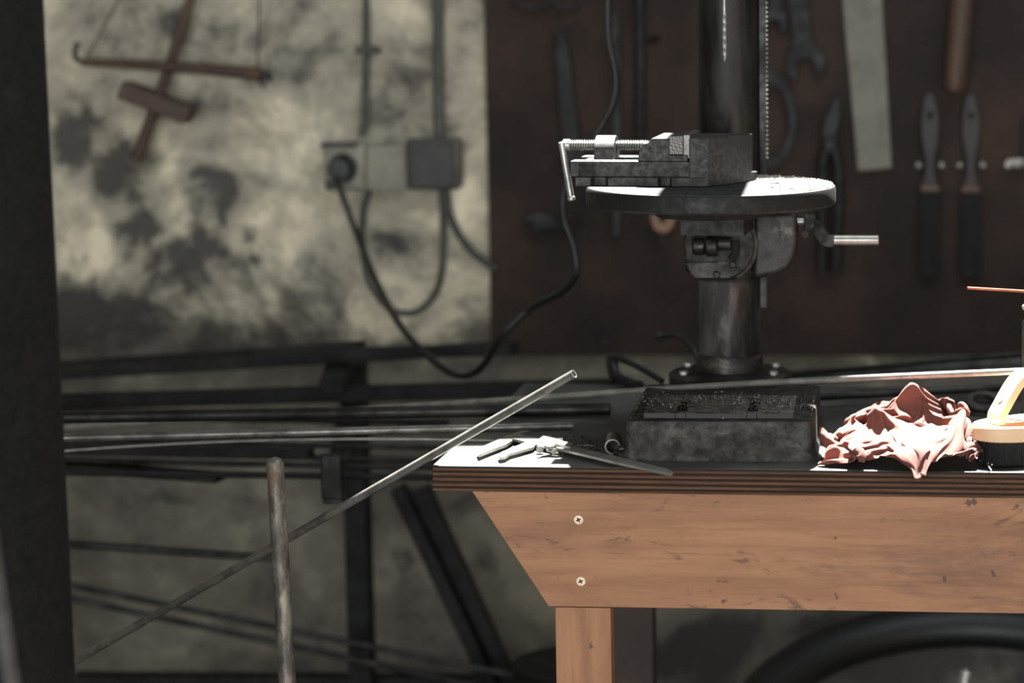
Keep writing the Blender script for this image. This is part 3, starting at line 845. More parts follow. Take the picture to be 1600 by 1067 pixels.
# leaning diagonal tube
TE = PY(897, 584, 2.44); BE = PY(120, 1031, 2.65)
kz = TE.z/(TE.z-BE.z)*.998
rod('steel_tube', TE, far(TE, BE, kz), .0090, M['rod'], 'slim steel tube leaning diagonally against the worktop corner', 'steel tube', hollow=.8)
# upright rusty rod
a_ = PY(430, 724, 2.42); b_ = PY(449, 1067, 2.42); t = (0-a_.z)/(b_.z-a_.z)
RB = a_+(b_-a_)*t; RB.z = 0
pts = [RB] + [RB.lerp(a_, k_) for k_ in (.25,.5,.75,.9,.97)] + [a_, a_+(a_-RB).normalized()*.004, a_+(a_-RB).normalized()*.006]
o = MB().tube(pts, .0088, 24, rf=lambda t_: 1.0 if t_ < .8 else (.8 if t_ < .95 else .35)).build('rusty_rod', M['rusty'], angle=60)
tag(o, 'upright rusty steel rod with rounded top left of the bench', 'steel rod')

# steel rack against the wall
def rack(dx, label, braces=True):
    rk = empty('stock_rack', (PY(562, 800, 3.62).x+dx, 3.62, 0), 0, label, 'steel rack')
    D = Vector((dx, 0, 0))
    c0_ = PY(562, 900, 3.62); ux = c0_.x
    zpt = PY(562, 566, 3.62).z
    MB().box(Vector((ux, 3.62, zpt/2))+D, (.034, .05, zpt)).build('post', M['black_steel'], rk, smooth=False, bevel=.002)
    e0 = PY(519, 744, 3.02); zb_ = PY(519, 776, 3.02).z
    MB().bar(Vector((e0.x, 3.02, zb_))+D, Vector((ux-.01, 3.60, zb_))+D, .026, .020).build('arm', M['rod_dark'], rk, smooth=False, bevel=.003)
    lip = MB().box(Vector((e0.x, 3.017, e0.z))+D, (.027, .010, .060)).build('arm_lip', M['rod_dark'], rk, smooth=False, bevel=.004)
    e0 = PY(518, 590, 3.30)
    MB().bar(Vector((e0.x, 3.30, .848))+D, Vector((ux-.01, 3.60, .848))+D, .034, .024).build('arm', M['black_steel'], rk, smooth=False, bevel=.003)
    if not braces: return rk
    for s_ in (0, 1):
        p = PY(622+38*s_, 762, 3.6); q = PY(765+32*s_, 1064, 3.6); q = q+(q-p)*.62
        MB().bar(p+D, q+D, .022, .03, (0,1,0)).build('brace', M['black_steel'], rk, smooth=False, bevel=.002)
    p = PY(640, 765, 3.62); q = PY(782, 1066, 3.62); q = q+(q-p)*.62
    MB().bar(p+D, q+D, .02, .004, (0,1,0)).build('brace_web', M['rod_dark'], rk, smooth=False)
    p = PY(118, 1061, 3.66); q = PY(850, 1065, 3.66)
    MB().bar(p+D, q+D, .03, .018).build('bottom_rail', M['black_steel'], rk, smooth=False)
    return rk
rack(0, 'black steel stock rack with post, arms and slanted double brace left of the bench')
rack(-.49, 'plain black steel stock rack hidden behind the thick round post', False)

G = 'steel stock on the rack'
bars = [ # x0,y0,Y0, x1,y1,Y1, thickness px, material, kind, label
 (95,572,3.50, 570,541,3.50, 15,'black_steel','flat', 'upper thin dark bar rising to the right below the stained plaster'),
 (95,583,3.45, 810,541,3.47, 17,'black_steel','flat', 'uppermost long black bar of the rack, ending at the brown board'),
 (480,553,3.42, 800,546,3.42, 16,'black_steel','flat', 'short black bar under the hanging cable loop'),
 (95,627,3.40, 985,603,3.30, 22,'black_steel','flat', 'wide dark bar running behind the bright rod'),
 (95,645,3.35, 760,642,3.25, 12,'rod_dark','round', 'dark grey rod sloping down behind the bright rods'),
 (95,652,3.3, 700,660,3.2, 9,'black_steel','round', 'blackened rod level with the worktop, second from the wall'),
 (95,697,3.2, 700,668,3.2, 14,'rod_dark','round', 'dark rod between the two bright rods'),
 (95,700,3.17, 486,708,3.13, 16,'black_steel','flat', 'flat black bar ending beside the rack arm end'),
 (95,688,3.24, 720,700,3.24, 9,'rod_dark','round', 'thin dark rod just under the thinnest bright rod'),
 (100,719,3.18, 700,731,3.18, 10,'rod_dark','round', 'grey rod resting on the lower rack arm'),
 (100,728,3.17, 345,746,3.12, 13,'rod_dark','flat', 'short flat bar ending below the others left of the rusty rod'),
 (100,738,3.08, 690,746,3.08, 11,'black_steel','round', 'lowest round black bar on the rack arm'),
 (540,716,3.2, 760,722,3.2, 10,'rod_dark','round', 'short dark rod beside the worktop end'),
 (108,850,3.25, 428,872,3.25, 13,'rod_dark','round', 'single grey pipe low on the left ending at the rusty rod'),
]
for (ax, ay, aY, bx_, by_, bY, tpx, mt, kd, lb) in bars:
    a = PY(ax, ay, aY); b = PY(bx_, by_, bY); a2 = b+(a-b)*1.25
    t_m = tpx*aY/FPX
    if kd == 'flat': o = MB().bar(a2, b, .03, t_m).build('steel_bar', M[mt], smooth=False, bevel=.001)
    else: o = MB().cyl(a2, b, t_m/2, seg=14).build('steel_bar', M[mt])
    tag(o, lb, 'steel bar', G)
for (ax, ay, bx_, by_, lb) in ((112,915, 860,1067, 'upper of two thin dark rods slanting down across the lower wall'),
                               (112,935, 700,1062, 'lower of two thin dark rods slanting down across the lower wall')):
    a = PY(ax, ay, 3.48); b = PY(bx_, by_, 3.52); a2 = b+(a-b)*1.12; b2 = a+(b-a)*1.5
    tag(MB().cyl(a2, b2, .0052, seg=12).build('steel_bar', M['rod_dark']), lb, 'steel bar', 'slanting rods low on the wall')
# bars lying on the bench back at the right
for (ax, ay, aY, bx_, by_, bY, tpx, lb) in ((1190,590,3.10, 1600,552,2.98, 8, 'dark bar behind the bench rising to the right edge'),
                                      (1215,596,3.0, 1640,572,2.9, 7, 'thin dark bar just above the bright rod at right'),
                                      (1200,592,3.30, 1640,566,3.30, 24, 'broad black bar lying farthest back behind the bench at right'),
                                      (1240,622,2.84, 1640,602,2.9, 12, 'dark round bar on the bench behind the brown rag')):
    a = PY(ax, ay, aY); b = PY(bx_, by_, bY); b = a+(b-a)*1.3
    tag(MB().cyl(a, b, tpx*aY/FPX/2, seg=14).build('steel_bar', M['rod_dark']), lb, 'steel bar', 'bars on the bench back')

# ------------------------------------------------------------------ post and leaning pipe at the left
pe = PY(65, 20, 2.15); PR = .072
px_ = pe.x-PR*1.02
tag(MB().lathe([(0,0),(PR,0),(PR,2.5),(0,2.5)], Matrix.Translation((px_, 2.15, 0)), 64).build('steel_post', M['post']), 'thick black painted round post at the left edge', 'post')
a_ = PY(-12, 870, 2.0); b_ = PY(18, 1067, 2.0); t = -a_.z/(b_.z-a_.z)
q = a_+(b_-a_)*t; q.z = 0; up = a_+(a_-b_)*2.0
tag(MB().cyl(q, up, .0085, seg=20).build('leaning_pipe', M['cable_grey']), 'thin grey pipe leaning in the bottom left corner before the post', 'pipe')

# ------------------------------------------------------------------ tool board and wall things
bd0 = PY(766, 550, WALLY-.02)
BY = WALLY-.012
btl = PY(768, 556, BY)
bdo = MB().box(((btl.x+1.5)/2, WALLY-.006, (btl.z+2.1)/2), (1.5-btl.x, .0118, 2.1-btl.z)).build('tool_board', M['board'], smooth=False)
tag(bdo, 'large dark brown hardboard panel on the wall carrying the hanging tools', 'tool board')

YT = BY-.004
def wp(mb, pts, th=.006, Y=YT): mb.prism([PY(x, y, Y-th) for x, y in pts], (0, th, 0)); return mb
def one(name, mat, mb, label, cat, group=None, **kw): return tag(mb.build(name, mat, **kw), label, cat, group)
TG = 'tools hung on the brown board'
HY = BY   # hooks reach the board
def hook(x, y, parent=None, mat='rod_dark'):
    m = MB().cyl(PY(x, y, BY), PY(x, y, BY-.022), .002, seg=10)
    return m
# straightedge
s_ = empty('straightedge', tuple(PY(1354, 268, YT)), 0, 'wide flat grey metal straightedge hanging on the brown board', 'straightedge', TG)
wp(MB(), [(1313,-40),(1376,-40),(1393,262),(1341,267)], .003).build('blade', M['ruler'], s_, smooth=False, bevel=.0005)
# wooden handle
s_ = empty('wooden_handle_tool', tuple(PY(1495, 145, YT)), 0, 'brown round wooden handle hanging above the two slim brushes', 'tool handle', TG)
m = MB().tube([PY(1509, -60, BY-.02), PY(1503, 10, BY-.02), PY(1497, 80, BY-.02), PY(1492, 132, BY-.02), PY(1491, 141, BY-.02)], .0185, 24, rf=lambda t: 1 if t < .9 else .86)
m.build('handle', M['tool_wood'], s_)
# two brushes
def slim_brush(x, ytop, ybot, lab, frill):
    s_ = empty('slim_brush', tuple(PY(x, ybot, YT)), 0, lab, 'brush', TG)
    f = ytop
    left = [(0,f),(-9,f+10),(-14,f+38),(-15,f+60),(-12,f+85),(-8,f+105),(-7,f+125),(-13,f+150)]
    pts = [(x+a, b) for a, b in left] + [(x-a, b) for a, b in reversed(left[1:])]
    h_ = wp(MB(), pts, .010).build('handle', M['tool_wood_dark'], s_, smooth=False, bevel=.003)
    MB().cyl(PY(x, f+38, YT-.0105), PY(x, f+38, YT-.0098), .0055, seg=16).build('hole_shade', M['hollow'], h_)
    m = MB(); wp(m, [(x-14,f+148),(x+14,f+148),(x+15,f+158),(x-15,f+158)], .014).build('ferrule', M['tool_wood'], s_, smooth=False, bevel=.002)
    m = MB(); yb_ = ybot
    for i in range(46):
        t = i/45; xx = x-14+28*t; ph = sin(i*1.7)*1.5
        m.tube([PY(xx, f+157+ph, YT-.004-.006*(i%2)), PY(xx+(t-.5)*3, (f+yb_)/2+60, YT-.006-.004*(i%2)), PY(xx+(t-.5)*5, yb_-6+ph*2-abs(t-.5)*18, YT-.006)], .0016, 6)
    wp(m, [(x-14,f+156),(x+14,f+156),(x+15,yb_-12),(x-15,yb_-12)], .008)
    m.build('bristles', M['bristle'], s_, smooth=False)
    for q in (-1, 1):
        p = PY(x+q*18, 257, BY)
        c_ = MB().cyl(p, p+Vector((0,-.012,0)), .0044, seg=14, bev=.001).build('spring_clip', M['rod'], s_)
    return s_
slim_brush(1453, 142, 440, 'left slim brush with leaf shaped handle and long black bristles', 0)
slim_brush(1517, 143, 440, 'right slim brush with leaf shaped handle, nearer the right edge', 1)
# clip with tool at right edge
s_ = empty('wall_clip', tuple(PY(1590, 265, YT)), 0, 'small bright spring clip on the board at the right edge', 'clip', TG)
m = MB()
for x in (1576, 1590, 1604): m.cyl(PY(x, 257, BY), PY(x, 257, BY-.014), .006, seg=14, bev=.001)
m.bar(PY(1574, 252, BY-.01), PY(1608, 250, BY-.01), .006, .006)
m.build('clip', M['rod'], s_)
m = MB(); wp(m, [(1598,188),(1625,188),(1632,250),(1598,250)], .012).build('held_blade', M['tool_black'], s_, smooth=False, bevel=.002)

# open ended spanners
def spanner(cx, cy, ang, L_, jr, label, gap=.5, ring=False):
    s_ = empty('spanner', tuple(PY(cx, cy+jr, YT)), 0, label, 'spanner', TG)
    c_, s0 = cos(ang), sin(ang)
    def tr(a, b): return (cx + a*c_ - b*s0, cy + a*s0 + b*c_)
    pts = []
    for i in range(25):                       # outer head arc, opening towards +b (down)
        a_ = radians(90+38 + (284)*i/24); pts.append((jr*cos(a_), jr*sin(a_)))
    inner = [(jr*.42, jr*.72), (jr*.42, -jr*.05), (0, -jr*.30), (-jr*.42, -jr*.05), (-jr*.42, jr*.72)]
    hw = jr*.52
    # split outer arc at the top to insert the shank
    up = []
    done = False
    for x, y in pts:
        if y < -jr*.8:
            if not done: up += [(-hw, -jr*.86), (-hw*.8, -L_), (hw*.8, -L_), (hw, -jr*.86)]; done = True
            continue
        up.append((x, y))
    poly = [tr(*p) for p in up + inner]
    wp(MB(), poly, .010).build('body', M['tool_black'], s_, smooth=False, bevel=.002)
    return s_
spanner(1258, 98, radians(-6), 190, 32, 'largest open ended spanner hanging jaw down right of the drill column')
spanner(1209, 36, radians(4), 120, 22, 'smaller spanner beside the column, its jaw just in frame')
# big ring spanner behind the column
m = MB(); T = Matrix.Translation(PY(1196, 188, BY-.012)) @ R90 @ Matrix.Diagonal((.62,1,1,1))
m.ring([(.058,-.005),(.079,-.005),(.079,.005),(.058,.005)], T, 48)
one('ring_tool', M['tool_black'], m, 'large black steel ring half hidden behind the drill column', 'steel ring', TG, bevel=.001)
# pincers (long pliers)
s_ = empty('pliers', tuple(PY(1297, 432, YT)), 0, 'long black pliers hanging behind the table crank handle', 'pliers', TG)
wp(MB(), [(1310,146),(1315,160),(1313,190),(1308,205),(1304,230),(1288,232),(1283,205),(1290,180),(1302,155)], .014).build('jaws', M['tool_black'], s_, smooth=False, bevel=.003)
for sg in (-1, 1):
    m = MB().tube(spline([PY(1296-sg*4, 222, BY-.014), PY(1297+sg*11, 250, BY-.014), PY(1298+sg*13, 310, BY-.014), PY(1296+sg*12, 370, BY-.014), PY(1295+sg*11, 425, BY-.014)], 8), .0085, 14)
    m.build('handle', M['tool_black'] if sg > 0 else M['tool_black'], s_)
MB().cyl(PY(1297, 225, BY-.010), PY(1297, 225, BY-.024), .011, seg=18, bev=.002).build('pivot', M['rod_dark'], s_)
# file / rasp left
m = wp(MB(), [(868,50),(884,46),(893,110),(905,215),(903,262),(884,262),(876,200),(866,80)], .012)
one('flat_file', M['tool_black'], m, 'black file hanging tilted at the left of the board', 'file', TG, smooth=False, bevel=.002)
# thin bar behind the cable, down below the table
m = wp(MB(), [(952,20),(968,18),(971,200),(970,372),(956,372),(956,200)], .008)
one('thin_file', M['tool_black'], m, 'narrow dark blade hanging behind the black power cable', 'file', TG, smooth=False, bevel=.002)
# round bar with screw
s_ = empty('round_file', tuple(PY(1001, 330, YT)), 0, 'long round dark rasp hanging between cable and drill column', 'rasp', TG)
MB().tube([PY(999, -30, BY-.012), PY(1001, 100, BY-.012), PY(1000, 200, BY-.012), PY(1000, 330, BY-.012)], .0075, 14).build('shank', M['tool_black'], s_)
MB().cyl(PY(1014, 62, BY-.002), PY(1030, 60, BY-.01), .004, seg=10).build('side_screw', M['rod_dark'], s_)
# orange looped handle
s_ = empty('scraper', tuple(PY(1034, 440, YT)), 0, 'orange brown ring handled tool showing just under the round table', 'scraper', TG)
T = Matrix.Translation(PY(1036, 340, BY-.012)) @ R90 @ Matrix.Diagonal((.8,1,1,1))
MB().ring([(.008,-.005),(.023,-.005),(.025,0),(.023,.005),(.008,.005)], T, 32).build('ring_handle', M['orange_wood'], s_)
MB().cyl(PY(1036, 325, BY-.003), PY(1036, 325, BY-.03), .003, seg=10).build('nail', M['tool_black'], s_)
wp(MB(), [(1030,366),(1042,366),(1040,384),(1032,384)], .006).build('blade', M['tool_black'], s_, smooth=False)
# pliers tips at left of the cable with curved handle
s_ = empty('pipe_clamp', tuple(PY(845, 360, YT)), 0, 'black pincers hung sideways behind the black cable below the left of the vise', 'pincers', TG)
wp(MB(), [(818,338),(840,330),(862,336),(872,350),(900,352),(900,357),(860,358),(838,362),(820,356),(838,350),(816,346)], .012).build('jaws', M['tool_black'], s_, smooth=False, bevel=.003)
MB().tube(spline([PY(862, 354, BY-.01), PY(885, 356, BY-.01), PY(903, 345, BY-.01), PY(912, 322, BY-.01), PY(914, 300, BY-.01)], 8), .003, 10).build('handle', M['tool_black'], s_)
# scissors handles top
s_ = empty('scissors', tuple(PY(855, 12, YT)), 0, 'black scissors with two loop handles at the top of the board', 'scissors', TG)
for x, rx_ in ((833, 28), (886, 22)):
    T = Matrix.Translation(PY(x, -4, BY-.01)) @ R90
    m = MB().tube([T @ Vector((rx_*.00101*cos(a_), 0.017*sin(a_), 0)) for a_ in [2*pi*i/28 for i in range(29)]], .0035, 10)
    m.build('finger_loop', M['rubber'], s_)
wp(MB(), [(852,-60),(868,-60),(864,-2),(856,-2)], .006).build('blade', M['rod_dark'], s_, smooth=False)
# bolts on board
for x, y, lb in ((946, 535, 'small dull bolt head at the foot of the board'),):
    p = PY(x, y, BY); one('bolt', M['rod_dark'], MB().cyl(p, p+Vector((0,-.008,0)), .006, seg=6, bev=.001), lb, 'bolt')

# pump drill hanging on the plaster
s_ = empty('pump_drill', tuple(PY(212, 258, WALLY-.02)), 0, 'old wooden pump drill with crossbar and strings hanging on the stained plaster', 'pump drill')
YP = WALLY-.035
MB().tube([PY(303, -20, YP), PY(268, 95, YP), PY(240, 175, YP), PY(212, 252, YP)], .0085, 16, rf=lambda t: .85+.3*t).build('shaft', M['tool_wood'], s_)
MB().tube(spline([PY(128, 97, YP-.018), PY(200, 100, YP-.018), PY(320, 108, YP-.018), PY(408, 116, YP-.018)], 4), .0082, 14, rf=lambda t: .75+.5*t).build('crossbar', M['tool_wood'], s_)
a_, b_ = PY(192, 139, YP), PY(299, 180, YP)
MB().bar(a_, b_, .045, .028, (0,0,1)).build('flywheel_block', M['tool_wood'], s_, bevel=.003, smooth=False)
for p0_, p1_ in (((196,-20),(135,92)), ((406,-20),(402,108))):
    MB().cyl(PY(*p0_, YP-.012), PY(*p1_, YP-.018), .0016, seg=8).build('cord', M['cable_grey'], s_)
MB().tube(spline([PY(130, 97, YP-.018), PY(119, 92, YP-.018), PY(117, 80, YP-.018), PY(122, 66, YP-.018)], 6), .004, 10).build('hook', M['rubber'], s_)
m = MB().tube(spline([PY(406, 116, YP-.018), PY(419, 116, YP-.018), PY(419, 124, YP-.018), PY(412, 120, YP-.018)], 6), .005, 10)
m.tube([PY(402, 122, YP-.018), PY(414, 137, YP-.018)], .003, 8)
m.build('hook', M['rubber'], s_)

# socket, junction box, conduits, cables
YS = WALLY
M['oldwhite'] = simple('aged_white_plastic', (146,143,127), (122,119,105), 14, .6, 0, .1, .0005)
plate = empty('socket_panel', tuple(PY(570, 300, YS)), 0, 'aged pale mounting plate with power socket on the plaster wall', 'power socket')
wp(MB(), [(563,228),(634,226),(636,298),(563,299)], .016, YS).build('blank_plate', M['oldwhite'], plate, smooth=False, bevel=.002)
sk = wp(MB(), [(505,224),(570,224),(570,298),(508,298)], .030, YS).build('socket', M['oldwhite'], plate, smooth=False, bevel=.004)
MB().bar(PY(504,226,YS-.02), PY(560,226,YS-.02), .04, .006).build('top_lip', M['plastic_dark'], plate, smooth=False)
pc = PY(536, 262, YS-.030)
MB().lathe([(0,0),(.023,0),(.023,.004),(.017,.006),(0,.006)], TQ(pc), 32).build('socket_ring', M['plastic_dark'], sk)
wp(MB(), [(508,281),(524,281),(524,297),(508,297)], .034, YS).build('lock_tab', M['plastic_dark'], sk, smooth=False)
jb = empty('junction_box', tuple(PY(678, 296, YS)), 0, 'square dark lidded junction box right of the power socket', 'junction box')
wp(MB(), [(634,218),(716,216),(720,224),(720,290),(714,297),(636,297)], .030, YS).build('housing', M['conduit'], jb, smooth=False, bevel=.005)
wp(MB(), [(640,223),(708,222),(709,292),(641,293)], .036, YS).build('lid', M['plastic_dark'], jb, smooth=False, bevel=.002)
def conduit(pts, r, label, mt='conduit', name='conduit', group=None, cat='conduit'):
    m = MB().tube(spline([PY(*p) for p in pts], 8), r, 12)
    return tag(m.build(name, M[mt]), label, cat, group)
conduit([(572,-60,YS-.012),(572,80,YS-.012),(570,180,YS-.012),(566,212,YS-.014)], .0055, 'thin grey conduit dropping from above to the power socket')
conduit([(685,-60,YS-.012),(685,100,YS-.012),(687,216,YS-.014)], .0085, 'wider grey conduit dropping to the junction box')
m = MB(); wp(m, [(555,73),(592,73),(592,84),(555,84)], .02, YS)
one('conduit_clip', M['conduit'], m, 'dark bracket clipping the thin conduit to the plaster', 'clip', smooth=False, bevel=.002)
conduit([(577,296,YS-.012),(568,330,YS-.014),(566,380,YS-.014),(576,440,YS-.014),(608,482,YS-.014),(650,487,YS-.014),(684,450,YS-.014),(693,380,YS-.014),(690,296,YS-.012)], .005,
        'grey cable looping down from the socket and up to the junction box', 'cable_grey', 'wall_cable', cat='cable')
conduit([(696,296,YS-.010),(706,345,YS-.012),(736,392,YS-.014),(775,421,YS-.020)], .0062, 'grey cable curving from the junction box to the brown board', 'cable_grey', 'wall_cable', cat='cable')
# plug and power cable of the drill
pw_ = empty('power_cable', tuple(pc), 0, 'black power cable with round plug hanging in a deep loop before the wall', 'power cable')
MB().lathe([(0,.006),(.0165,.006),(.0195,.010),(.0195,.030),(.016,.036),(0,.037)], TQ(pc), 32).build('plug', M['rubber'], pw_)
cp = [(527,276,3.735),(535,305,3.72),(560,372,3.70),(592,448,3.56),(630,515,3.40),(680,566,3.30),(718,587,3.26),(752,574,3.22),(786,522,3.18),(828,482,3.18),(878,456,3.14),(900,428,3.12),(896,385,3.12),(882,345,3.12),(880,305,3.12),(894,262,3.14),(928,215,3.16),(956,165,3.16),(962,120,3.16),(951,60,3.16),(950,0,3.16),(958,-60,3.16)]
MB().tube(spline([PY(*p) for p in cp], 8), .0048, 14).build('cord', M['rubber'], pw_)
# cord coil behind the drill base and bent hose end
m = MB().tube(spline([PY(958,598,3.0), PY(952,560,3.02), PY(975,563,3.0), PY(1010,580,2.98), PY(1035,596,2.96)], 8), .004, 10)
m.tube(spline([PY(958,556,3.02), PY(962,585,3.0), PY(985,598,2.98), PY(1000,602,2.96)], 8), .006, 10)
one('cord_bundle', M['rubber'], m, 'loose loop of black cord lying behind the drill base', 'cord')
m = MB().tube(spline([PY(1032,525,3.1), PY(1045,524,3.08), PY(1062,526,3.05), PY(1078,540,3.02), PY(1090,562,3.0), PY(1096,595,2.98)], 8), .0035, 10)
m.ball(PY(1031,525,3.1), .006)
one('bent_hose', M['rubber'], m, 'thin black hose with bent tip left of the column foot', 'hose')
# ledge at the foot of the board
lg0 = PY(842, 553, WALLY-.03); 
# ------------------------------------------------------------------ low things: drum and tyre
dc = PY(905, 1035, 3.30)
drum = empty('steel_drum', (dc.x, dc.y, 0), 0, 'black round drum with flat lid behind the bench leg', 'drum')
rd = (905-797)*3.30/FPX
MB().lathe([(0,0),(rd-.004,0),(rd-.004,dc.z-.02),(rd,dc.z-.012),(rd,dc.z),(0,dc.z)], Matrix.Translation((dc.x,dc.y,0)), 48).build('body', M['black_steel'], drum)
tyc = PY(1530, 1152, 3.2)
T = Matrix.Translation(tyc) @ Matrix.Rotation(radians(14), 4, 'X')
m = MB(); pr = [(.315+.040*cos(2*pi*i/14), .032*sin(2*pi*i/14)) for i in range(14)]
m.ring(pr, T, 72)
tyre = empty('rubber_tyre', (tyc.x, tyc.y, 0), 0, 'black rubber tyre lying nearly flat under the bench at right', 'tyre')
m.build('tread', M['rubber'], tyre)
m = MB(); m.cyl((tyc.x,tyc.y-.2,0), tuple(tyc+Vector((0,-.28,-.10))), .06, seg=24); m.build('stand', M['black_steel'], tyre)
a_ = PY(1510, 1046, 2.9); b_ = PY(1506, 1067, 2.9); dn = (b_-a_).normalized()
one('pipe_stub', M['steel'], MB().pipe(a_, a_+dn*(a_.z/abs(dn.z)), .0075, .0058, 20), 'thin bright pipe end standing up at the bottom right under the bench', 'pipe')
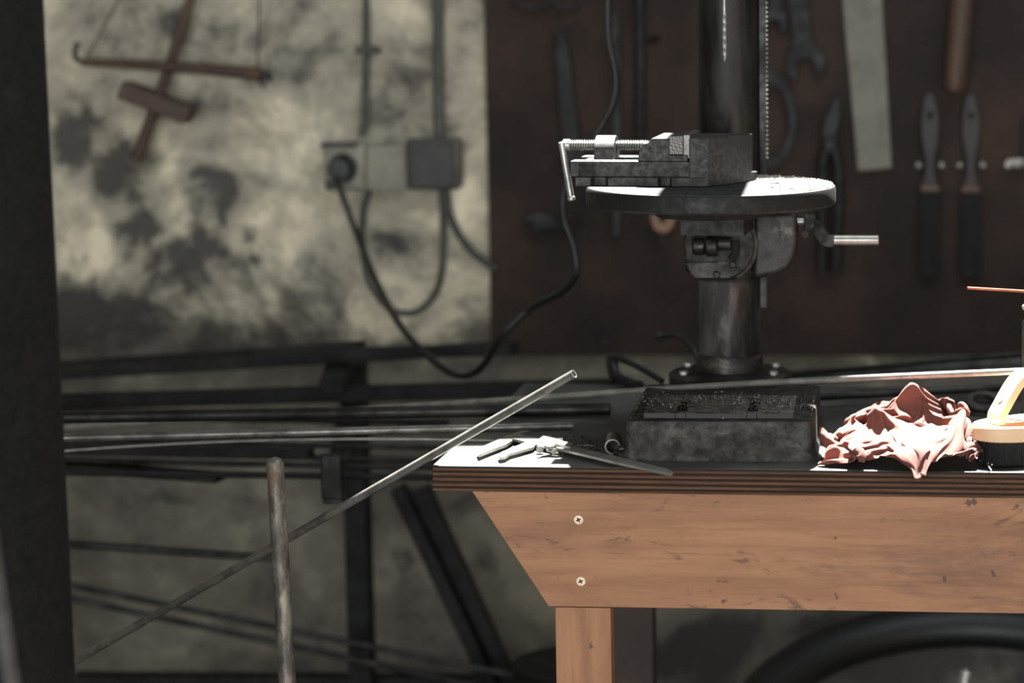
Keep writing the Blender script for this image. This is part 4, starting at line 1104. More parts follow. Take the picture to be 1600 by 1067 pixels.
# ------------------------------------------------------------------ the crumpled rag: cloth surface of 60 x 60 points, x,y,z in 0.1 mm from the bench edge
RAG = (
    -600,74,43,-554,65,54,-514,47,61,-478,28,77,-460,17,110,-473,57,127,-485,29,150,-467,15,180,-431,-36,150,-402,-85,80,-392,-45,109,-374,-24,89,-385,47,102,-374,106,107,-360,142,89,-333,105,71,-303,113,75,-278,97,87,-254,74,99,-225,52,108,-197,40,117,-205,50,147,-166,28,143,-118,26,129,-50,12,139,21,-65,101,112,-110,48,181,-133,39,202,-176,-9,207,-184,-40,236,-150,25,273,-181,-22,300,-175,-36,290,-158,-2,321,-117,74,368,-93,126,347,-93,95,373,-85,99,364,-74,99,381,-75,104,404,-85,99,427,-62,144,452,-48,159,473,3,196,510,-20,180,524,5,149,558,53,132,593,65,176,657,49,170,752,130,209,816,88,191,779,85,189,823,139,174,741,44,157,746,58,104,769,79,106,792,108,114,798,74,117,817,85,108,803,72,107,
    -643,95,57,-589,95,64,-535,81,66,-483,53,63,-445,19,89,-442,44,128,-463,-1,149,-449,-21,180,-412,-67,148,-370,-81,118,-345,-77,97,-332,-78,57,-369,-14,125,-344,6,104,-378,77,119,-353,108,126,-306,55,106,-294,105,128,-248,86,139,-218,119,134,-178,118,130,-153,71,136,-149,70,169,-106,8,149,-49,21,161,35,-21,154,129,-105,34,158,-169,1,185,-221,-40,219,-233,-42,245,-154,-7,304,-117,58,274,-116,35,314,-114,38,345,-61,127,350,-33,202,394,-58,172,419,-23,196,423,-16,186,404,4,185,412,-10,166,436,-26,150,464,-34,135,498,-24,146,524,33,184,563,59,172,601,95,152,645,106,194,703,66,193,773,115,228,829,127,210,821,161,192,741,87,172,718,74,112,742,106,103,752,94,91,771,78,116,799,106,124,815,119,120,825,122,105,
    -700,95,82,-640,101,92,-578,101,94,-513,89,89,-450,65,80,-418,38,108,-435,5,160,-432,-58,148,-394,-70,165,-359,-54,185,-338,-44,177,-338,-45,144,-310,-40,109,-350,18,164,-318,38,133,-381,77,155,-333,106,134,-282,77,166,-252,151,164,-202,164,166,-154,123,162,-119,122,135,-109,101,168,-99,30,179,-39,-25,151,37,-41,148,127,-57,109,169,-157,-8,167,-226,-65,203,-207,-58,263,-192,-64,254,-110,60,303,-74,121,295,-25,155,316,36,198,373,-18,179,394,24,247,434,77,237,466,71,242,467,86,221,456,80,197,463,60,176,483,51,154,516,36,144,554,73,164,594,113,174,639,130,177,655,80,166,708,116,206,783,150,225,814,171,206,769,138,198,754,120,131,722,105,76,730,109,91,745,109,116,781,105,135,787,136,111,808,155,108,829,171,104,
    -763,120,68,-702,135,82,-637,144,88,-563,137,94,-487,119,81,-460,77,117,-395,26,153,-399,-64,114,-391,-39,194,-378,-6,244,-357,8,239,-341,2,205,-344,10,179,-364,-33,134,-371,36,154,-357,92,179,-356,161,152,-301,117,197,-221,95,176,-180,153,192,-155,199,169,-101,141,163,-61,67,146,-70,49,186,-40,-28,169,28,-78,103,109,-55,126,184,-124,33,164,-190,-67,187,-233,-78,241,-191,-84,277,-86,66,269,-23,173,305,13,212,342,-22,191,328,42,206,405,76,220,451,155,256,494,169,274,522,172,264,522,180,243,522,156,213,528,120,174,542,103,140,578,96,137,613,117,144,651,127,150,674,81,153,710,137,191,755,162,217,784,188,215,770,166,170,728,120,110,740,133,72,752,123,72,762,127,109,770,131,144,803,152,136,820,174,131,841,198,133,
    -819,139,47,-752,142,48,-686,164,56,-610,137,55,-542,170,69,-478,143,104,-434,87,153,-439,-19,147,-429,-42,198,-417,18,254,-404,36,233,-379,17,229,-385,31,199,-363,-35,168,-403,35,180,-396,111,191,-387,203,170,-297,153,175,-223,129,205,-137,108,188,-123,209,182,-71,164,161,-32,78,151,-37,44,184,-33,-18,192,16,-76,126,87,-105,62,162,-81,88,213,-169,-46,174,-185,-73,207,-143,-42,238,-73,96,272,-32,193,327,-42,199,324,42,234,358,119,239,423,158,244,478,210,238,506,247,286,549,266,311,571,295,299,570,293,274,587,227,233,586,140,189,604,161,150,620,161,123,644,141,117,677,106,133,716,100,173,725,161,183,751,178,183,733,137,156,752,146,113,748,158,80,765,156,73,780,152,103,769,160,147,811,163,162,838,192,156,841,228,163,
    -852,157,21,-788,147,19,-714,157,21,-642,175,32,-597,179,84,-535,197,112,-505,107,145,-429,43,181,-473,-37,164,-462,-13,242,-430,-3,252,-418,13,239,-425,29,213,-409,-28,187,-414,47,200,-408,115,214,-398,216,190,-306,194,176,-234,174,200,-140,134,207,-104,210,199,-55,153,178,-21,71,167,-54,71,205,-26,14,211,9,-29,184,59,-78,127,115,-96,93,202,-110,68,218,-148,-23,171,-125,-2,217,-132,23,267,-87,139,300,5,228,326,82,221,377,139,216,428,207,229,479,271,245,535,304,279,548,348,338,591,378,369,594,412,356,611,361,314,624,266,252,639,179,189,645,197,136,653,204,107,678,176,119,675,121,153,710,88,151,732,113,144,722,151,126,736,146,108,748,161,97,753,178,80,770,180,110,797,167,135,807,186,176,848,208,192,876,215,171,
    -853,192,31,-793,185,18,-729,192,19,-665,211,32,-614,223,74,-586,203,121,-538,178,166,-456,133,157,-487,59,191,-510,-11,189,-468,-30,191,-445,-37,196,-454,2,239,-445,11,207,-428,60,232,-388,113,233,-370,174,182,-301,198,196,-234,202,179,-153,183,193,-89,202,217,-75,113,191,-24,117,190,-50,100,220,-17,55,217,-3,18,191,28,-6,201,65,-30,195,121,-59,136,193,-86,104,204,-57,113,236,-68,121,223,-53,188,293,29,256,337,119,251,374,187,232,431,246,249,485,310,268,551,365,289,563,422,357,583,451,419,619,477,443,634,443,423,643,356,359,657,253,270,671,199,179,655,237,126,681,238,111,681,192,135,693,151,161,697,116,134,699,110,112,714,124,96,729,162,91,750,187,105,771,198,136,815,205,155,840,200,189,881,214,199,877,249,194,
    -823,253,43,-773,250,17,-717,251,32,-673,243,64,-636,235,100,-600,241,127,-558,243,152,-498,223,165,-455,160,192,-488,95,193,-532,47,199,-522,20,224,-499,37,219,-475,49,229,-448,94,235,-409,141,236,-361,178,203,-294,164,222,-229,214,210,-171,235,202,-135,180,241,-77,177,215,-29,178,212,-39,157,239,-23,99,217,-7,70,195,17,51,184,46,25,188,58,37,225,118,18,231,176,-2,211,206,-7,190,188,-23,211,253,41,248,317,130,274,358,202,252,424,232,271,485,292,292,537,399,303,599,467,364,591,530,442,632,570,490,657,577,483,679,506,446,647,398,351,687,268,265,653,204,178,673,252,148,694,235,138,682,186,158,705,154,156,699,138,127,703,149,105,733,176,109,762,208,121,802,218,140,838,228,176,867,234,205,876,244,181,879,276,171,
    -769,175,61,-727,211,74,-727,263,95,-690,249,116,-651,239,137,-610,250,152,-587,270,168,-558,283,174,-517,264,193,-473,212,214,-485,135,219,-530,112,229,-528,99,248,-486,94,249,-460,135,233,-419,190,232,-349,209,209,-292,188,234,-221,181,227,-189,265,224,-124,229,217,-78,256,236,-36,248,232,-20,209,245,-9,158,240,0,120,231,13,104,216,37,113,216,61,133,200,82,155,240,92,61,206,143,59,202,156,43,234,201,56,251,274,86,254,327,196,278,387,240,262,449,294,293,513,403,325,600,503,355,619,575,440,628,633,515,670,652,530,696,620,507,686,535,428,654,405,323,699,295,256,684,220,207,698,213,185,716,246,165,732,206,166,736,165,150,710,185,129,744,180,140,785,202,141,821,225,164,838,245,198,847,246,170,870,250,149,879,285,140,
    -799,260,91,-788,227,125,-741,220,144,-707,224,165,-670,231,176,-619,250,177,-616,305,175,-613,339,175,-603,331,186,-560,305,206,-497,257,228,-481,181,233,-528,164,248,-491,146,261,-449,169,244,-410,218,216,-335,227,222,-280,221,243,-209,203,243,-165,280,239,-116,279,210,-65,270,211,-31,252,208,-16,222,213,-10,181,222,6,166,209,16,191,210,18,204,223,22,220,207,16,212,241,49,173,253,98,161,236,146,126,229,170,66,234,217,67,243,285,110,258,332,234,279,405,277,268,487,367,291,567,491,334,595,587,421,619,664,500,665,705,537,696,692,525,698,628,466,684,510,370,657,388,285,709,328,254,724,283,241,745,261,223,718,203,219,722,214,182,747,240,158,761,201,178,805,204,180,829,251,192,847,250,166,841,261,146,869,289,143,899,304,147,
    -743,284,114,-774,288,150,-753,259,177,-715,266,183,-687,242,200,-627,249,195,-622,335,183,-679,360,174,-688,353,163,-656,344,184,-587,320,219,-522,271,242,-515,210,212,-507,196,253,-453,215,238,-392,229,234,-329,257,236,-259,248,229,-204,236,263,-141,239,248,-101,297,230,-65,321,222,-38,305,227,-22,287,231,-15,257,243,2,240,242,2,269,229,14,282,223,24,286,235,21,290,266,46,259,274,80,226,276,114,156,259,152,119,230,188,66,227,238,61,243,285,145,265,339,262,278,434,322,269,528,455,306,581,587,386,599,669,473,649,728,520,687,730,514,699,671,464,684,566,373,675,450,287,670,363,250,703,342,237,733,317,256,756,279,262,758,229,241,775,218,212,796,267,194,832,249,208,862,268,185,832,277,154,846,303,145,884,322,149,901,327,131,
    -755,330,124,-744,308,155,-743,304,201,-724,252,210,-684,256,191,-619,263,203,-645,361,181,-712,374,136,-716,399,119,-697,398,149,-647,363,205,-582,325,248,-544,245,247,-498,238,262,-441,247,253,-374,238,253,-306,235,252,-254,282,242,-202,282,267,-137,270,266,-108,328,253,-66,313,247,-49,351,241,-35,343,248,-29,311,259,-4,320,257,18,338,240,36,333,249,39,324,265,48,304,276,61,279,290,92,286,286,117,209,269,147,129,251,187,88,211,220,43,223,255,53,242,291,164,268,366,294,271,479,407,276,549,546,358,585,673,433,617,738,491,661,733,481,657,653,446,640,556,344,628,435,250,674,409,209,659,358,204,720,341,227,773,333,248,790,291,269,818,271,251,852,262,225,883,291,202,834,291,191,863,311,161,861,332,146,895,349,144,905,350,124,
    -771,324,152,-721,332,158,-724,291,176,-703,288,213,-655,250,218,-593,295,215,-668,345,149,-730,391,101,-724,427,76,-715,428,109,-650,401,172,-580,360,222,-532,298,250,-472,280,256,-418,274,261,-360,272,271,-298,271,278,-250,306,281,-212,361,274,-163,381,288,-122,344,307,-114,381,283,-103,432,279,-80,416,271,-61,379,283,-26,360,283,24,343,271,71,311,256,68,244,247,79,239,257,91,291,267,122,279,269,141,234,274,156,168,261,164,89,215,212,42,205,241,19,214,272,60,242,311,223,265,421,351,277,521,509,311,543,644,399,575,722,460,616,701,448,609,608,406,581,518,285,645,479,181,707,469,140,693,418,137,656,341,164,714,296,201,777,322,242,831,323,251,824,304,215,856,339,197,876,289,188,886,334,174,889,374,146,859,347,129,887,369,120,
    -780,323,179,-732,349,179,-704,312,180,-673,286,193,-630,281,233,-605,353,201,-672,385,115,-749,413,65,-742,450,44,-716,448,86,-647,392,143,-563,353,196,-504,328,240,-454,320,261,-395,316,264,-356,314,297,-298,322,311,-274,386,314,-243,432,331,-219,475,352,-188,502,368,-156,519,379,-171,564,367,-147,556,353,-115,540,328,-68,474,295,-15,384,263,53,289,251,99,284,251,115,229,229,113,205,231,121,197,244,152,184,247,180,163,255,172,119,221,191,35,201,236,22,196,259,14,204,304,106,248,360,300,250,474,452,313,531,635,355,530,691,430,571,646,417,567,574,345,577,545,213,695,570,144,684,541,70,721,553,96,710,449,106,672,325,124,751,338,175,789,287,223,808,334,193,834,308,175,889,307,178,876,359,177,875,353,135,834,356,111,844,383,110,
    -799,348,192,-747,347,206,-716,306,208,-678,290,222,-616,310,240,-629,384,178,-691,384,76,-732,438,18,-710,451,38,-737,455,95,-648,421,153,-548,385,190,-483,361,230,-442,367,263,-401,359,294,-346,375,302,-318,376,343,-273,387,366,-273,461,398,-256,499,435,-229,500,459,-200,465,466,-174,483,464,-189,538,463,-162,558,430,-118,574,378,-53,518,304,36,389,263,124,293,249,156,198,225,160,177,243,155,153,217,185,175,222,181,127,223,190,97,234,210,28,212,240,50,209,253,53,196,295,34,227,354,211,227,456,407,271,501,605,319,499,635,394,540,607,371,556,594,288,605,603,174,717,624,97,706,592,29,751,601,48,768,557,83,721,445,80,710,312,88,781,324,144,814,262,173,859,277,175,852,316,178,846,350,165,875,389,133,839,365,142,814,361,117,
    -817,380,205,-782,339,222,-736,319,233,-695,293,246,-632,346,243,-664,398,152,-739,385,58,-695,456,19,-693,477,41,-727,480,102,-667,442,180,-562,426,209,-506,410,253,-471,402,292,-414,417,301,-360,426,320,-310,430,344,-306,412,395,-269,428,438,-261,476,488,-250,489,525,-235,451,531,-213,443,527,-178,455,516,-186,524,503,-143,515,438,-84,573,378,7,507,291,115,348,241,171,204,250,204,150,220,204,120,228,204,88,207,228,101,219,216,98,206,185,68,211,217,88,214,231,115,212,261,78,236,317,251,229,440,393,245,516,546,292,502,609,359,537,634,334,556,622,244,629,651,154,715,660,76,687,628,14,717,585,14,742,608,57,774,520,52,716,445,52,762,356,48,826,315,90,803,313,147,835,336,143,825,365,152,864,370,157,853,413,145,828,396,126,
    -836,411,228,-797,375,243,-769,332,259,-725,302,273,-660,318,224,-703,427,160,-769,426,50,-739,488,6,-718,465,14,-697,439,91,-622,446,156,-606,476,234,-558,460,277,-512,470,301,-458,476,324,-396,473,343,-331,471,342,-324,449,395,-298,430,451,-273,437,504,-263,452,550,-251,466,578,-235,494,578,-205,458,552,-169,483,535,-145,502,480,-91,515,410,-15,577,335,95,440,262,183,258,260,217,122,232,251,104,236,260,77,223,275,59,210,255,39,205,232,51,216,223,45,232,213,105,237,256,131,268,303,290,246,416,419,249,500,537,269,498,615,326,526,644,296,566,650,220,626,662,132,705,697,79,693,675,28,724,632,26,766,593,27,743,558,70,717,514,28,766,466,17,823,421,39,790,372,89,788,365,131,828,362,167,834,336,192,847,351,196,872,382,182,
    -843,435,262,-837,380,268,-789,380,278,-747,335,300,-666,360,252,-749,430,180,-801,476,70,-749,544,26,-719,515,32,-689,495,95,-656,506,168,-587,531,196,-590,533,253,-535,530,256,-487,538,285,-455,526,338,-388,507,353,-304,479,368,-318,467,442,-309,445,508,-296,464,555,-286,487,584,-269,517,593,-229,515,571,-188,532,547,-147,548,508,-112,565,443,-21,563,382,71,547,295,145,343,288,218,189,266,253,124,216,271,157,234,288,147,228,309,116,228,289,103,232,257,123,252,254,95,218,244,199,266,324,308,282,399,438,266,475,541,275,493,627,297,523,659,281,565,686,219,622,700,143,673,717,77,723,722,31,763,680,31,746,630,12,776,571,38,734,550,7,783,523,11,819,493,55,817,418,59,795,427,117,810,337,154,772,352,189,754,359,207,786,366,214,
    -853,462,292,-853,410,303,-828,370,311,-764,384,326,-678,416,279,-703,473,170,-774,539,69,-700,504,30,-667,491,17,-631,503,69,-617,541,140,-648,570,196,-616,603,225,-560,600,224,-540,596,268,-484,574,282,-432,531,304,-354,517,338,-297,509,407,-331,482,485,-312,506,538,-273,496,546,-292,534,567,-256,562,561,-208,567,525,-152,611,513,-112,618,455,-41,614,401,41,611,343,139,503,304,197,342,312,208,228,242,219,149,212,234,156,207,268,162,210,288,178,210,291,232,235,238,239,255,268,326,292,334,399,295,387,486,276,449,578,292,484,670,293,511,704,285,572,716,241,631,704,179,684,729,114,741,730,68,729,674,55,761,632,55,785,636,17,785,568,15,768,542,45,793,495,79,840,459,69,835,417,119,809,370,188,747,428,175,715,429,164,713,402,187,
    -847,492,324,-851,440,336,-814,412,338,-784,425,290,-689,479,300,-709,532,194,-740,594,89,-692,576,26,-666,569,43,-633,574,84,-659,590,147,-633,635,181,-591,619,173,-606,642,193,-558,647,225,-543,618,264,-489,613,294,-412,557,309,-317,538,357,-346,516,443,-341,535,511,-294,514,510,-282,548,520,-273,607,532,-222,617,497,-162,655,478,-91,685,458,-20,657,423,42,634,380,110,624,343,174,549,348,224,461,314,197,387,281,190,369,253,209,359,247,238,360,259,245,408,280,277,435,267,302,478,303,352,506,298,400,553,289,468,624,320,506,703,318,548,676,308,582,729,291,645,717,239,704,708,179,748,721,121,773,716,81,800,681,74,817,641,67,833,602,55,840,558,49,862,524,76,849,483,123,822,449,161,783,406,221,722,460,194,764,479,171,760,464,160,
    -860,523,357,-832,483,362,-804,468,338,-811,476,287,-730,530,303,-672,573,223,-712,628,131,-669,614,67,-642,634,64,-634,644,109,-658,651,168,-622,660,133,-591,686,153,-562,676,171,-597,681,195,-587,639,236,-558,623,285,-484,593,323,-368,585,345,-315,561,416,-371,563,477,-336,573,505,-313,597,503,-280,627,486,-232,664,462,-168,688,435,-97,698,409,-21,712,394,48,708,387,108,688,378,159,676,364,191,649,337,213,622,312,223,610,298,226,611,281,254,614,276,278,620,274,305,618,278,329,602,279,363,602,285,404,627,290,451,676,336,530,668,326,556,697,360,576,643,331,595,632,264,623,651,203,666,675,148,718,652,123,749,619,120,760,575,105,771,542,102,802,530,116,820,540,140,814,507,170,806,478,203,778,441,253,733,496,232,725,446,205,756,462,202,
    -849,557,316,-830,546,352,-797,533,338,-815,539,297,-748,567,260,-662,629,266,-693,677,185,-683,616,140,-680,647,123,-675,672,158,-636,719,136,-611,715,169,-639,697,188,-592,712,202,-548,712,198,-583,701,223,-584,651,255,-527,627,301,-429,610,346,-321,597,377,-356,621,450,-328,569,456,-291,573,452,-265,608,435,-233,675,413,-169,661,385,-97,662,357,-21,659,341,48,666,331,105,686,327,151,713,331,192,724,331,228,731,335,256,730,345,272,727,353,296,746,338,320,738,335,325,704,349,344,680,332,367,676,310,401,690,304,458,674,305,508,712,354,560,666,382,619,626,378,644,598,333,648,571,278,682,607,235,657,585,198,684,548,190,704,524,191,728,527,190,736,561,186,744,544,197,741,520,209,755,482,224,784,508,247,734,493,270,701,475,235,713,440,218,
    -823,608,283,-843,608,321,-804,609,330,-787,603,298,-787,619,242,-714,660,230,-637,710,218,-681,696,177,-693,707,160,-652,727,138,-617,761,174,-611,739,219,-611,708,236,-629,679,239,-591,723,227,-542,740,223,-556,679,225,-543,671,293,-458,660,338,-349,628,349,-341,669,420,-312,637,444,-305,613,411,-269,626,384,-220,655,360,-168,705,351,-102,711,326,-25,697,303,36,743,315,90,744,290,137,729,275,179,729,277,220,724,287,265,724,306,292,746,326,280,794,349,306,788,361,331,764,371,355,731,360,382,705,347,417,695,341,463,727,320,524,663,333,599,675,361,665,702,388,650,710,355,678,661,353,696,624,337,679,652,305,717,651,293,711,599,293,721,585,293,712,604,273,729,587,276,737,563,276,734,561,250,760,555,231,767,553,266,732,500,267,696,492,235,
    -855,631,231,-846,653,268,-828,671,299,-791,677,296,-765,677,260,-753,689,195,-693,753,210,-648,769,178,-662,770,153,-671,750,177,-625,750,215,-645,702,242,-635,736,267,-609,725,273,-582,681,258,-580,744,252,-539,731,230,-516,670,258,-458,699,318,-365,665,320,-322,653,371,-303,690,412,-276,673,397,-263,679,355,-230,697,325,-173,706,302,-107,713,277,-44,763,312,19,755,276,74,745,241,122,756,225,157,764,221,191,740,223,226,714,238,265,702,263,277,767,293,307,789,319,338,789,335,369,774,342,393,739,321,431,750,335,481,746,352,550,710,334,631,674,343,616,737,378,669,706,393,696,731,404,707,696,404,715,715,382,723,746,368,743,719,360,738,676,372,758,668,349,775,658,320,762,641,295,743,631,263,746,620,240,745,589,239,768,552,262,716,519,267,
    -825,660,177,-820,688,210,-833,714,243,-810,732,266,-772,732,257,-781,729,204,-732,759,179,-680,815,179,-673,785,190,-662,796,200,-667,734,207,-658,732,271,-613,779,268,-588,778,266,-578,738,286,-542,698,269,-551,753,272,-500,715,267,-429,703,289,-375,710,342,-306,692,341,-285,729,380,-241,719,374,-244,734,332,-206,745,314,-181,737,273,-120,766,274,-42,792,282,29,804,288,62,795,232,115,813,226,150,828,218,182,816,214,214,791,205,242,748,204,272,705,219,302,743,250,336,736,276,362,779,289,398,793,298,441,793,311,496,787,336,571,749,351,640,706,321,641,759,366,644,760,399,653,712,410,671,728,424,687,741,429,711,769,431,711,779,411,739,773,414,757,755,385,753,730,340,732,687,305,709,659,270,703,637,238,735,643,246,773,620,263,765,550,267,
    -844,694,126,-846,726,156,-836,757,188,-814,775,219,-788,784,243,-768,732,240,-719,730,201,-672,773,192,-633,803,194,-635,801,223,-680,762,227,-653,753,289,-591,807,301,-561,836,294,-543,812,288,-533,764,313,-493,731,296,-465,766,265,-414,739,282,-369,748,329,-310,747,346,-268,718,333,-238,759,348,-195,763,338,-176,726,300,-140,739,275,-115,794,258,-48,817,261,22,786,267,76,827,242,115,787,247,156,804,242,174,850,236,212,836,214,244,809,203,273,763,196,295,718,190,334,716,210,358,767,231,397,750,250,442,772,267,502,790,298,573,802,345,661,757,318,691,745,364,694,760,395,671,775,399,681,792,413,660,788,419,671,819,432,702,834,426,713,829,407,746,825,387,731,782,349,735,732,299,732,684,258,714,652,224,742,625,209,788,634,223,761,597,219,
    -802,707,89,-787,705,123,-788,754,144,-787,729,181,-782,779,199,-759,761,235,-721,730,224,-678,773,207,-629,790,208,-628,799,236,-654,762,219,-644,792,298,-572,880,319,-533,911,340,-508,896,338,-484,852,312,-487,792,344,-448,774,315,-400,774,294,-352,777,322,-293,769,318,-253,738,303,-216,752,322,-181,738,316,-149,745,315,-117,752,285,-111,813,274,-45,852,265,11,785,245,59,821,224,91,799,253,128,811,247,162,833,259,203,829,249,243,816,235,272,782,220,306,760,215,313,753,178,357,759,171,400,776,199,435,722,220,482,726,273,566,786,311,640,739,346,670,788,364,688,807,371,713,808,366,688,829,366,666,827,369,663,787,383,653,789,408,687,792,394,707,832,387,735,823,336,754,761,284,707,714,249,751,677,232,749,667,190,800,668,174,766,672,169,
    -793,759,86,-779,718,73,-767,704,110,-773,751,139,-747,746,176,-757,783,210,-726,744,226,-695,785,214,-652,777,219,-626,768,228,-675,773,242,-604,843,294,-518,921,351,-530,899,424,-529,862,423,-552,871,376,-463,867,367,-434,831,326,-382,793,307,-326,781,314,-283,770,279,-232,761,271,-195,744,288,-174,755,315,-147,766,309,-111,753,307,-114,819,294,-50,863,277,17,813,260,59,855,232,64,812,256,94,795,262,139,808,276,177,784,261,222,773,260,264,807,254,296,794,225,324,785,196,328,811,152,368,761,147,427,758,172,478,736,217,557,725,283,629,780,339,688,758,335,704,781,332,688,797,327,657,811,320,645,838,317,626,809,344,612,798,375,646,816,377,676,847,366,704,810,312,746,774,246,722,691,207,790,687,196,793,752,201,819,767,164,826,741,126,
    -781,746,105,-765,756,68,-751,715,76,-742,723,122,-750,779,151,-737,792,192,-732,764,228,-706,788,204,-692,755,228,-690,771,257,-649,815,282,-561,897,297,-521,919,398,-466,871,437,-469,840,425,-525,867,410,-489,891,349,-413,863,331,-361,807,308,-303,772,291,-252,784,264,-215,808,272,-182,763,270,-168,742,299,-145,750,313,-121,759,317,-123,790,290,-71,861,274,12,818,254,58,872,244,60,845,259,69,808,272,102,776,288,159,791,294,211,792,299,256,764,289,294,782,266,332,794,226,355,820,171,341,797,120,386,806,153,460,786,189,517,760,275,629,773,305,669,795,334,674,802,318,654,779,299,632,781,283,625,806,278,608,794,307,593,814,337,620,841,355,656,861,331,709,837,269,702,744,206,756,698,159,800,748,176,776,801,152,798,787,111,819,838,118,
    -793,786,123,-768,752,100,-744,749,76,-721,725,104,-729,758,145,-753,796,182,-733,786,229,-680,784,234,-675,833,239,-646,839,269,-613,869,306,-547,922,328,-537,918,406,-469,889,422,-473,858,401,-530,889,392,-477,909,328,-409,863,305,-362,805,280,-310,779,274,-250,818,273,-204,828,276,-178,788,271,-171,760,296,-135,766,305,-111,769,309,-144,782,291,-97,839,262,-2,820,241,60,867,221,81,860,246,87,848,272,128,819,288,133,805,333,185,764,334,227,802,325,272,820,308,321,814,273,338,834,197,334,835,125,384,825,110,423,826,176,501,805,260,606,748,303,672,776,314,664,794,302,631,776,289,617,788,266,614,784,293,590,816,301,630,837,316,617,855,312,656,824,270,711,811,189,720,716,135,746,781,178,789,809,177,785,828,123,811,822,78,813,782,116,
    -753,835,119,-744,791,131,-727,772,117,-703,782,99,-693,779,138,-712,796,185,-708,825,233,-668,827,279,-625,868,285,-593,898,267,-578,897,289,-578,913,321,-573,929,355,-559,932,391,-528,951,382,-476,946,360,-418,924,326,-385,882,277,-370,827,251,-326,811,280,-270,820,292,-217,825,294,-187,787,290,-152,761,294,-133,794,298,-106,797,305,-144,798,311,-128,839,252,-24,790,225,52,833,205,83,837,222,99,832,250,125,861,289,142,857,340,151,801,371,208,792,374,255,807,364,288,846,321,297,822,232,317,863,150,365,869,117,428,833,135,483,829,234,586,744,281,671,771,295,656,800,309,624,794,299,601,780,271,601,798,291,589,823,280,611,829,294,616,812,254,664,769,181,719,755,109,779,759,146,746,812,163,799,838,180,785,853,131,792,847,79,792,780,97,
    -720,890,121,-709,874,114,-703,870,137,-685,889,113,-661,885,140,-636,862,174,-655,906,218,-685,914,262,-650,943,282,-618,933,286,-585,903,257,-547,918,246,-530,938,259,-519,959,284,-502,932,288,-455,931,276,-404,944,256,-413,895,226,-365,881,244,-330,854,272,-298,819,309,-243,801,298,-201,780,319,-163,805,303,-142,821,328,-135,798,335,-102,788,314,-137,850,282,-46,832,238,38,812,192,95,815,202,102,839,224,100,866,262,116,858,312,151,840,363,183,834,391,224,847,369,253,860,318,285,869,238,284,839,146,347,882,136,416,869,126,488,842,206,571,747,257,667,766,274,658,814,296,634,820,292,619,807,273,591,808,270,596,836,275,592,803,240,645,783,174,700,761,105,764,780,87,768,761,129,756,834,127,783,873,161,831,865,148,801,887,103,772,837,88,
    -712,896,95,-734,903,114,-752,903,145,-746,897,173,-722,889,201,-714,834,194,-670,831,217,-649,878,238,-654,931,241,-601,904,213,-533,905,169,-485,917,147,-463,927,163,-453,933,198,-443,966,218,-419,935,203,-374,954,191,-382,906,178,-339,918,208,-321,892,250,-299,866,298,-268,814,327,-212,819,343,-172,781,334,-142,761,326,-149,750,340,-117,753,342,-114,828,321,-86,865,240,5,860,201,78,851,201,108,863,204,118,850,238,120,832,281,164,838,314,194,854,350,197,818,324,216,849,273,250,896,211,258,875,132,319,879,150,400,854,133,491,866,197,557,767,258,657,757,259,662,829,279,651,842,284,629,844,270,610,809,280,594,813,241,618,783,181,667,758,119,710,807,92,751,815,106,724,806,154,737,867,171,773,837,197,773,854,159,795,905,152,782,893,104,
    -647,925,72,-669,926,90,-706,932,116,-732,929,137,-735,919,171,-708,891,185,-693,859,157,-672,918,153,-605,912,132,-540,930,95,-483,954,66,-449,956,67,-440,963,107,-440,965,159,-414,954,186,-380,967,195,-388,946,154,-363,914,142,-340,889,175,-308,899,212,-285,846,250,-250,855,305,-184,815,296,-145,829,317,-164,805,341,-163,796,360,-139,793,360,-91,798,351,-95,864,296,-40,898,230,47,889,208,95,863,228,105,885,244,131,863,242,158,883,264,152,888,301,163,864,269,183,896,220,216,925,163,280,912,132,302,869,181,383,843,156,480,869,214,557,795,261,637,746,245,657,815,259,655,837,264,651,813,279,623,808,241,609,816,189,644,799,139,691,791,127,717,808,138,704,866,145,723,879,195,755,848,224,792,878,223,786,893,183,749,886,156,744,921,115,
    -656,950,36,-638,951,36,-640,966,56,-669,969,69,-686,986,86,-664,991,107,-643,967,80,-589,972,59,-528,997,51,-486,1035,58,-459,1031,35,-431,1001,51,-409,963,102,-407,973,166,-399,965,211,-379,997,189,-364,978,148,-328,941,140,-303,905,148,-274,879,176,-254,892,221,-232,910,279,-181,870,320,-186,821,349,-179,845,382,-164,835,390,-145,824,389,-109,812,385,-97,812,327,-56,887,287,7,930,243,70,877,260,118,881,272,131,903,246,126,948,245,159,930,230,204,948,240,212,980,201,255,980,169,299,959,133,297,894,185,382,862,154,454,861,231,552,833,273,588,745,244,629,763,260,643,774,264,645,802,243,636,815,203,646,830,166,664,811,152,676,819,179,661,866,185,678,895,216,686,853,246,720,880,222,758,903,232,778,929,199,734,914,183,728,950,148,
    -679,968,32,-655,958,19,-629,984,19,-626,1012,25,-634,1033,42,-605,1007,35,-570,1028,36,-542,1060,59,-502,1065,36,-463,1075,31,-441,1064,53,-453,1012,81,-389,997,122,-391,1014,186,-382,1008,233,-345,993,223,-335,957,185,-304,978,150,-277,952,162,-243,927,164,-239,945,202,-215,882,237,-166,839,275,-153,856,323,-193,829,331,-178,853,354,-150,865,366,-130,852,393,-120,853,340,-57,823,315,5,859,272,42,913,222,85,906,276,138,931,262,160,979,235,209,976,217,247,1002,222,273,959,214,298,1001,186,307,993,143,286,917,165,391,896,152,460,888,217,542,869,254,563,788,227,602,773,228,627,781,229,633,818,219,629,841,193,641,819,202,635,852,208,626,891,229,649,902,260,679,876,281,698,907,262,676,907,226,722,907,210,745,946,225,728,972,190,684,961,174,
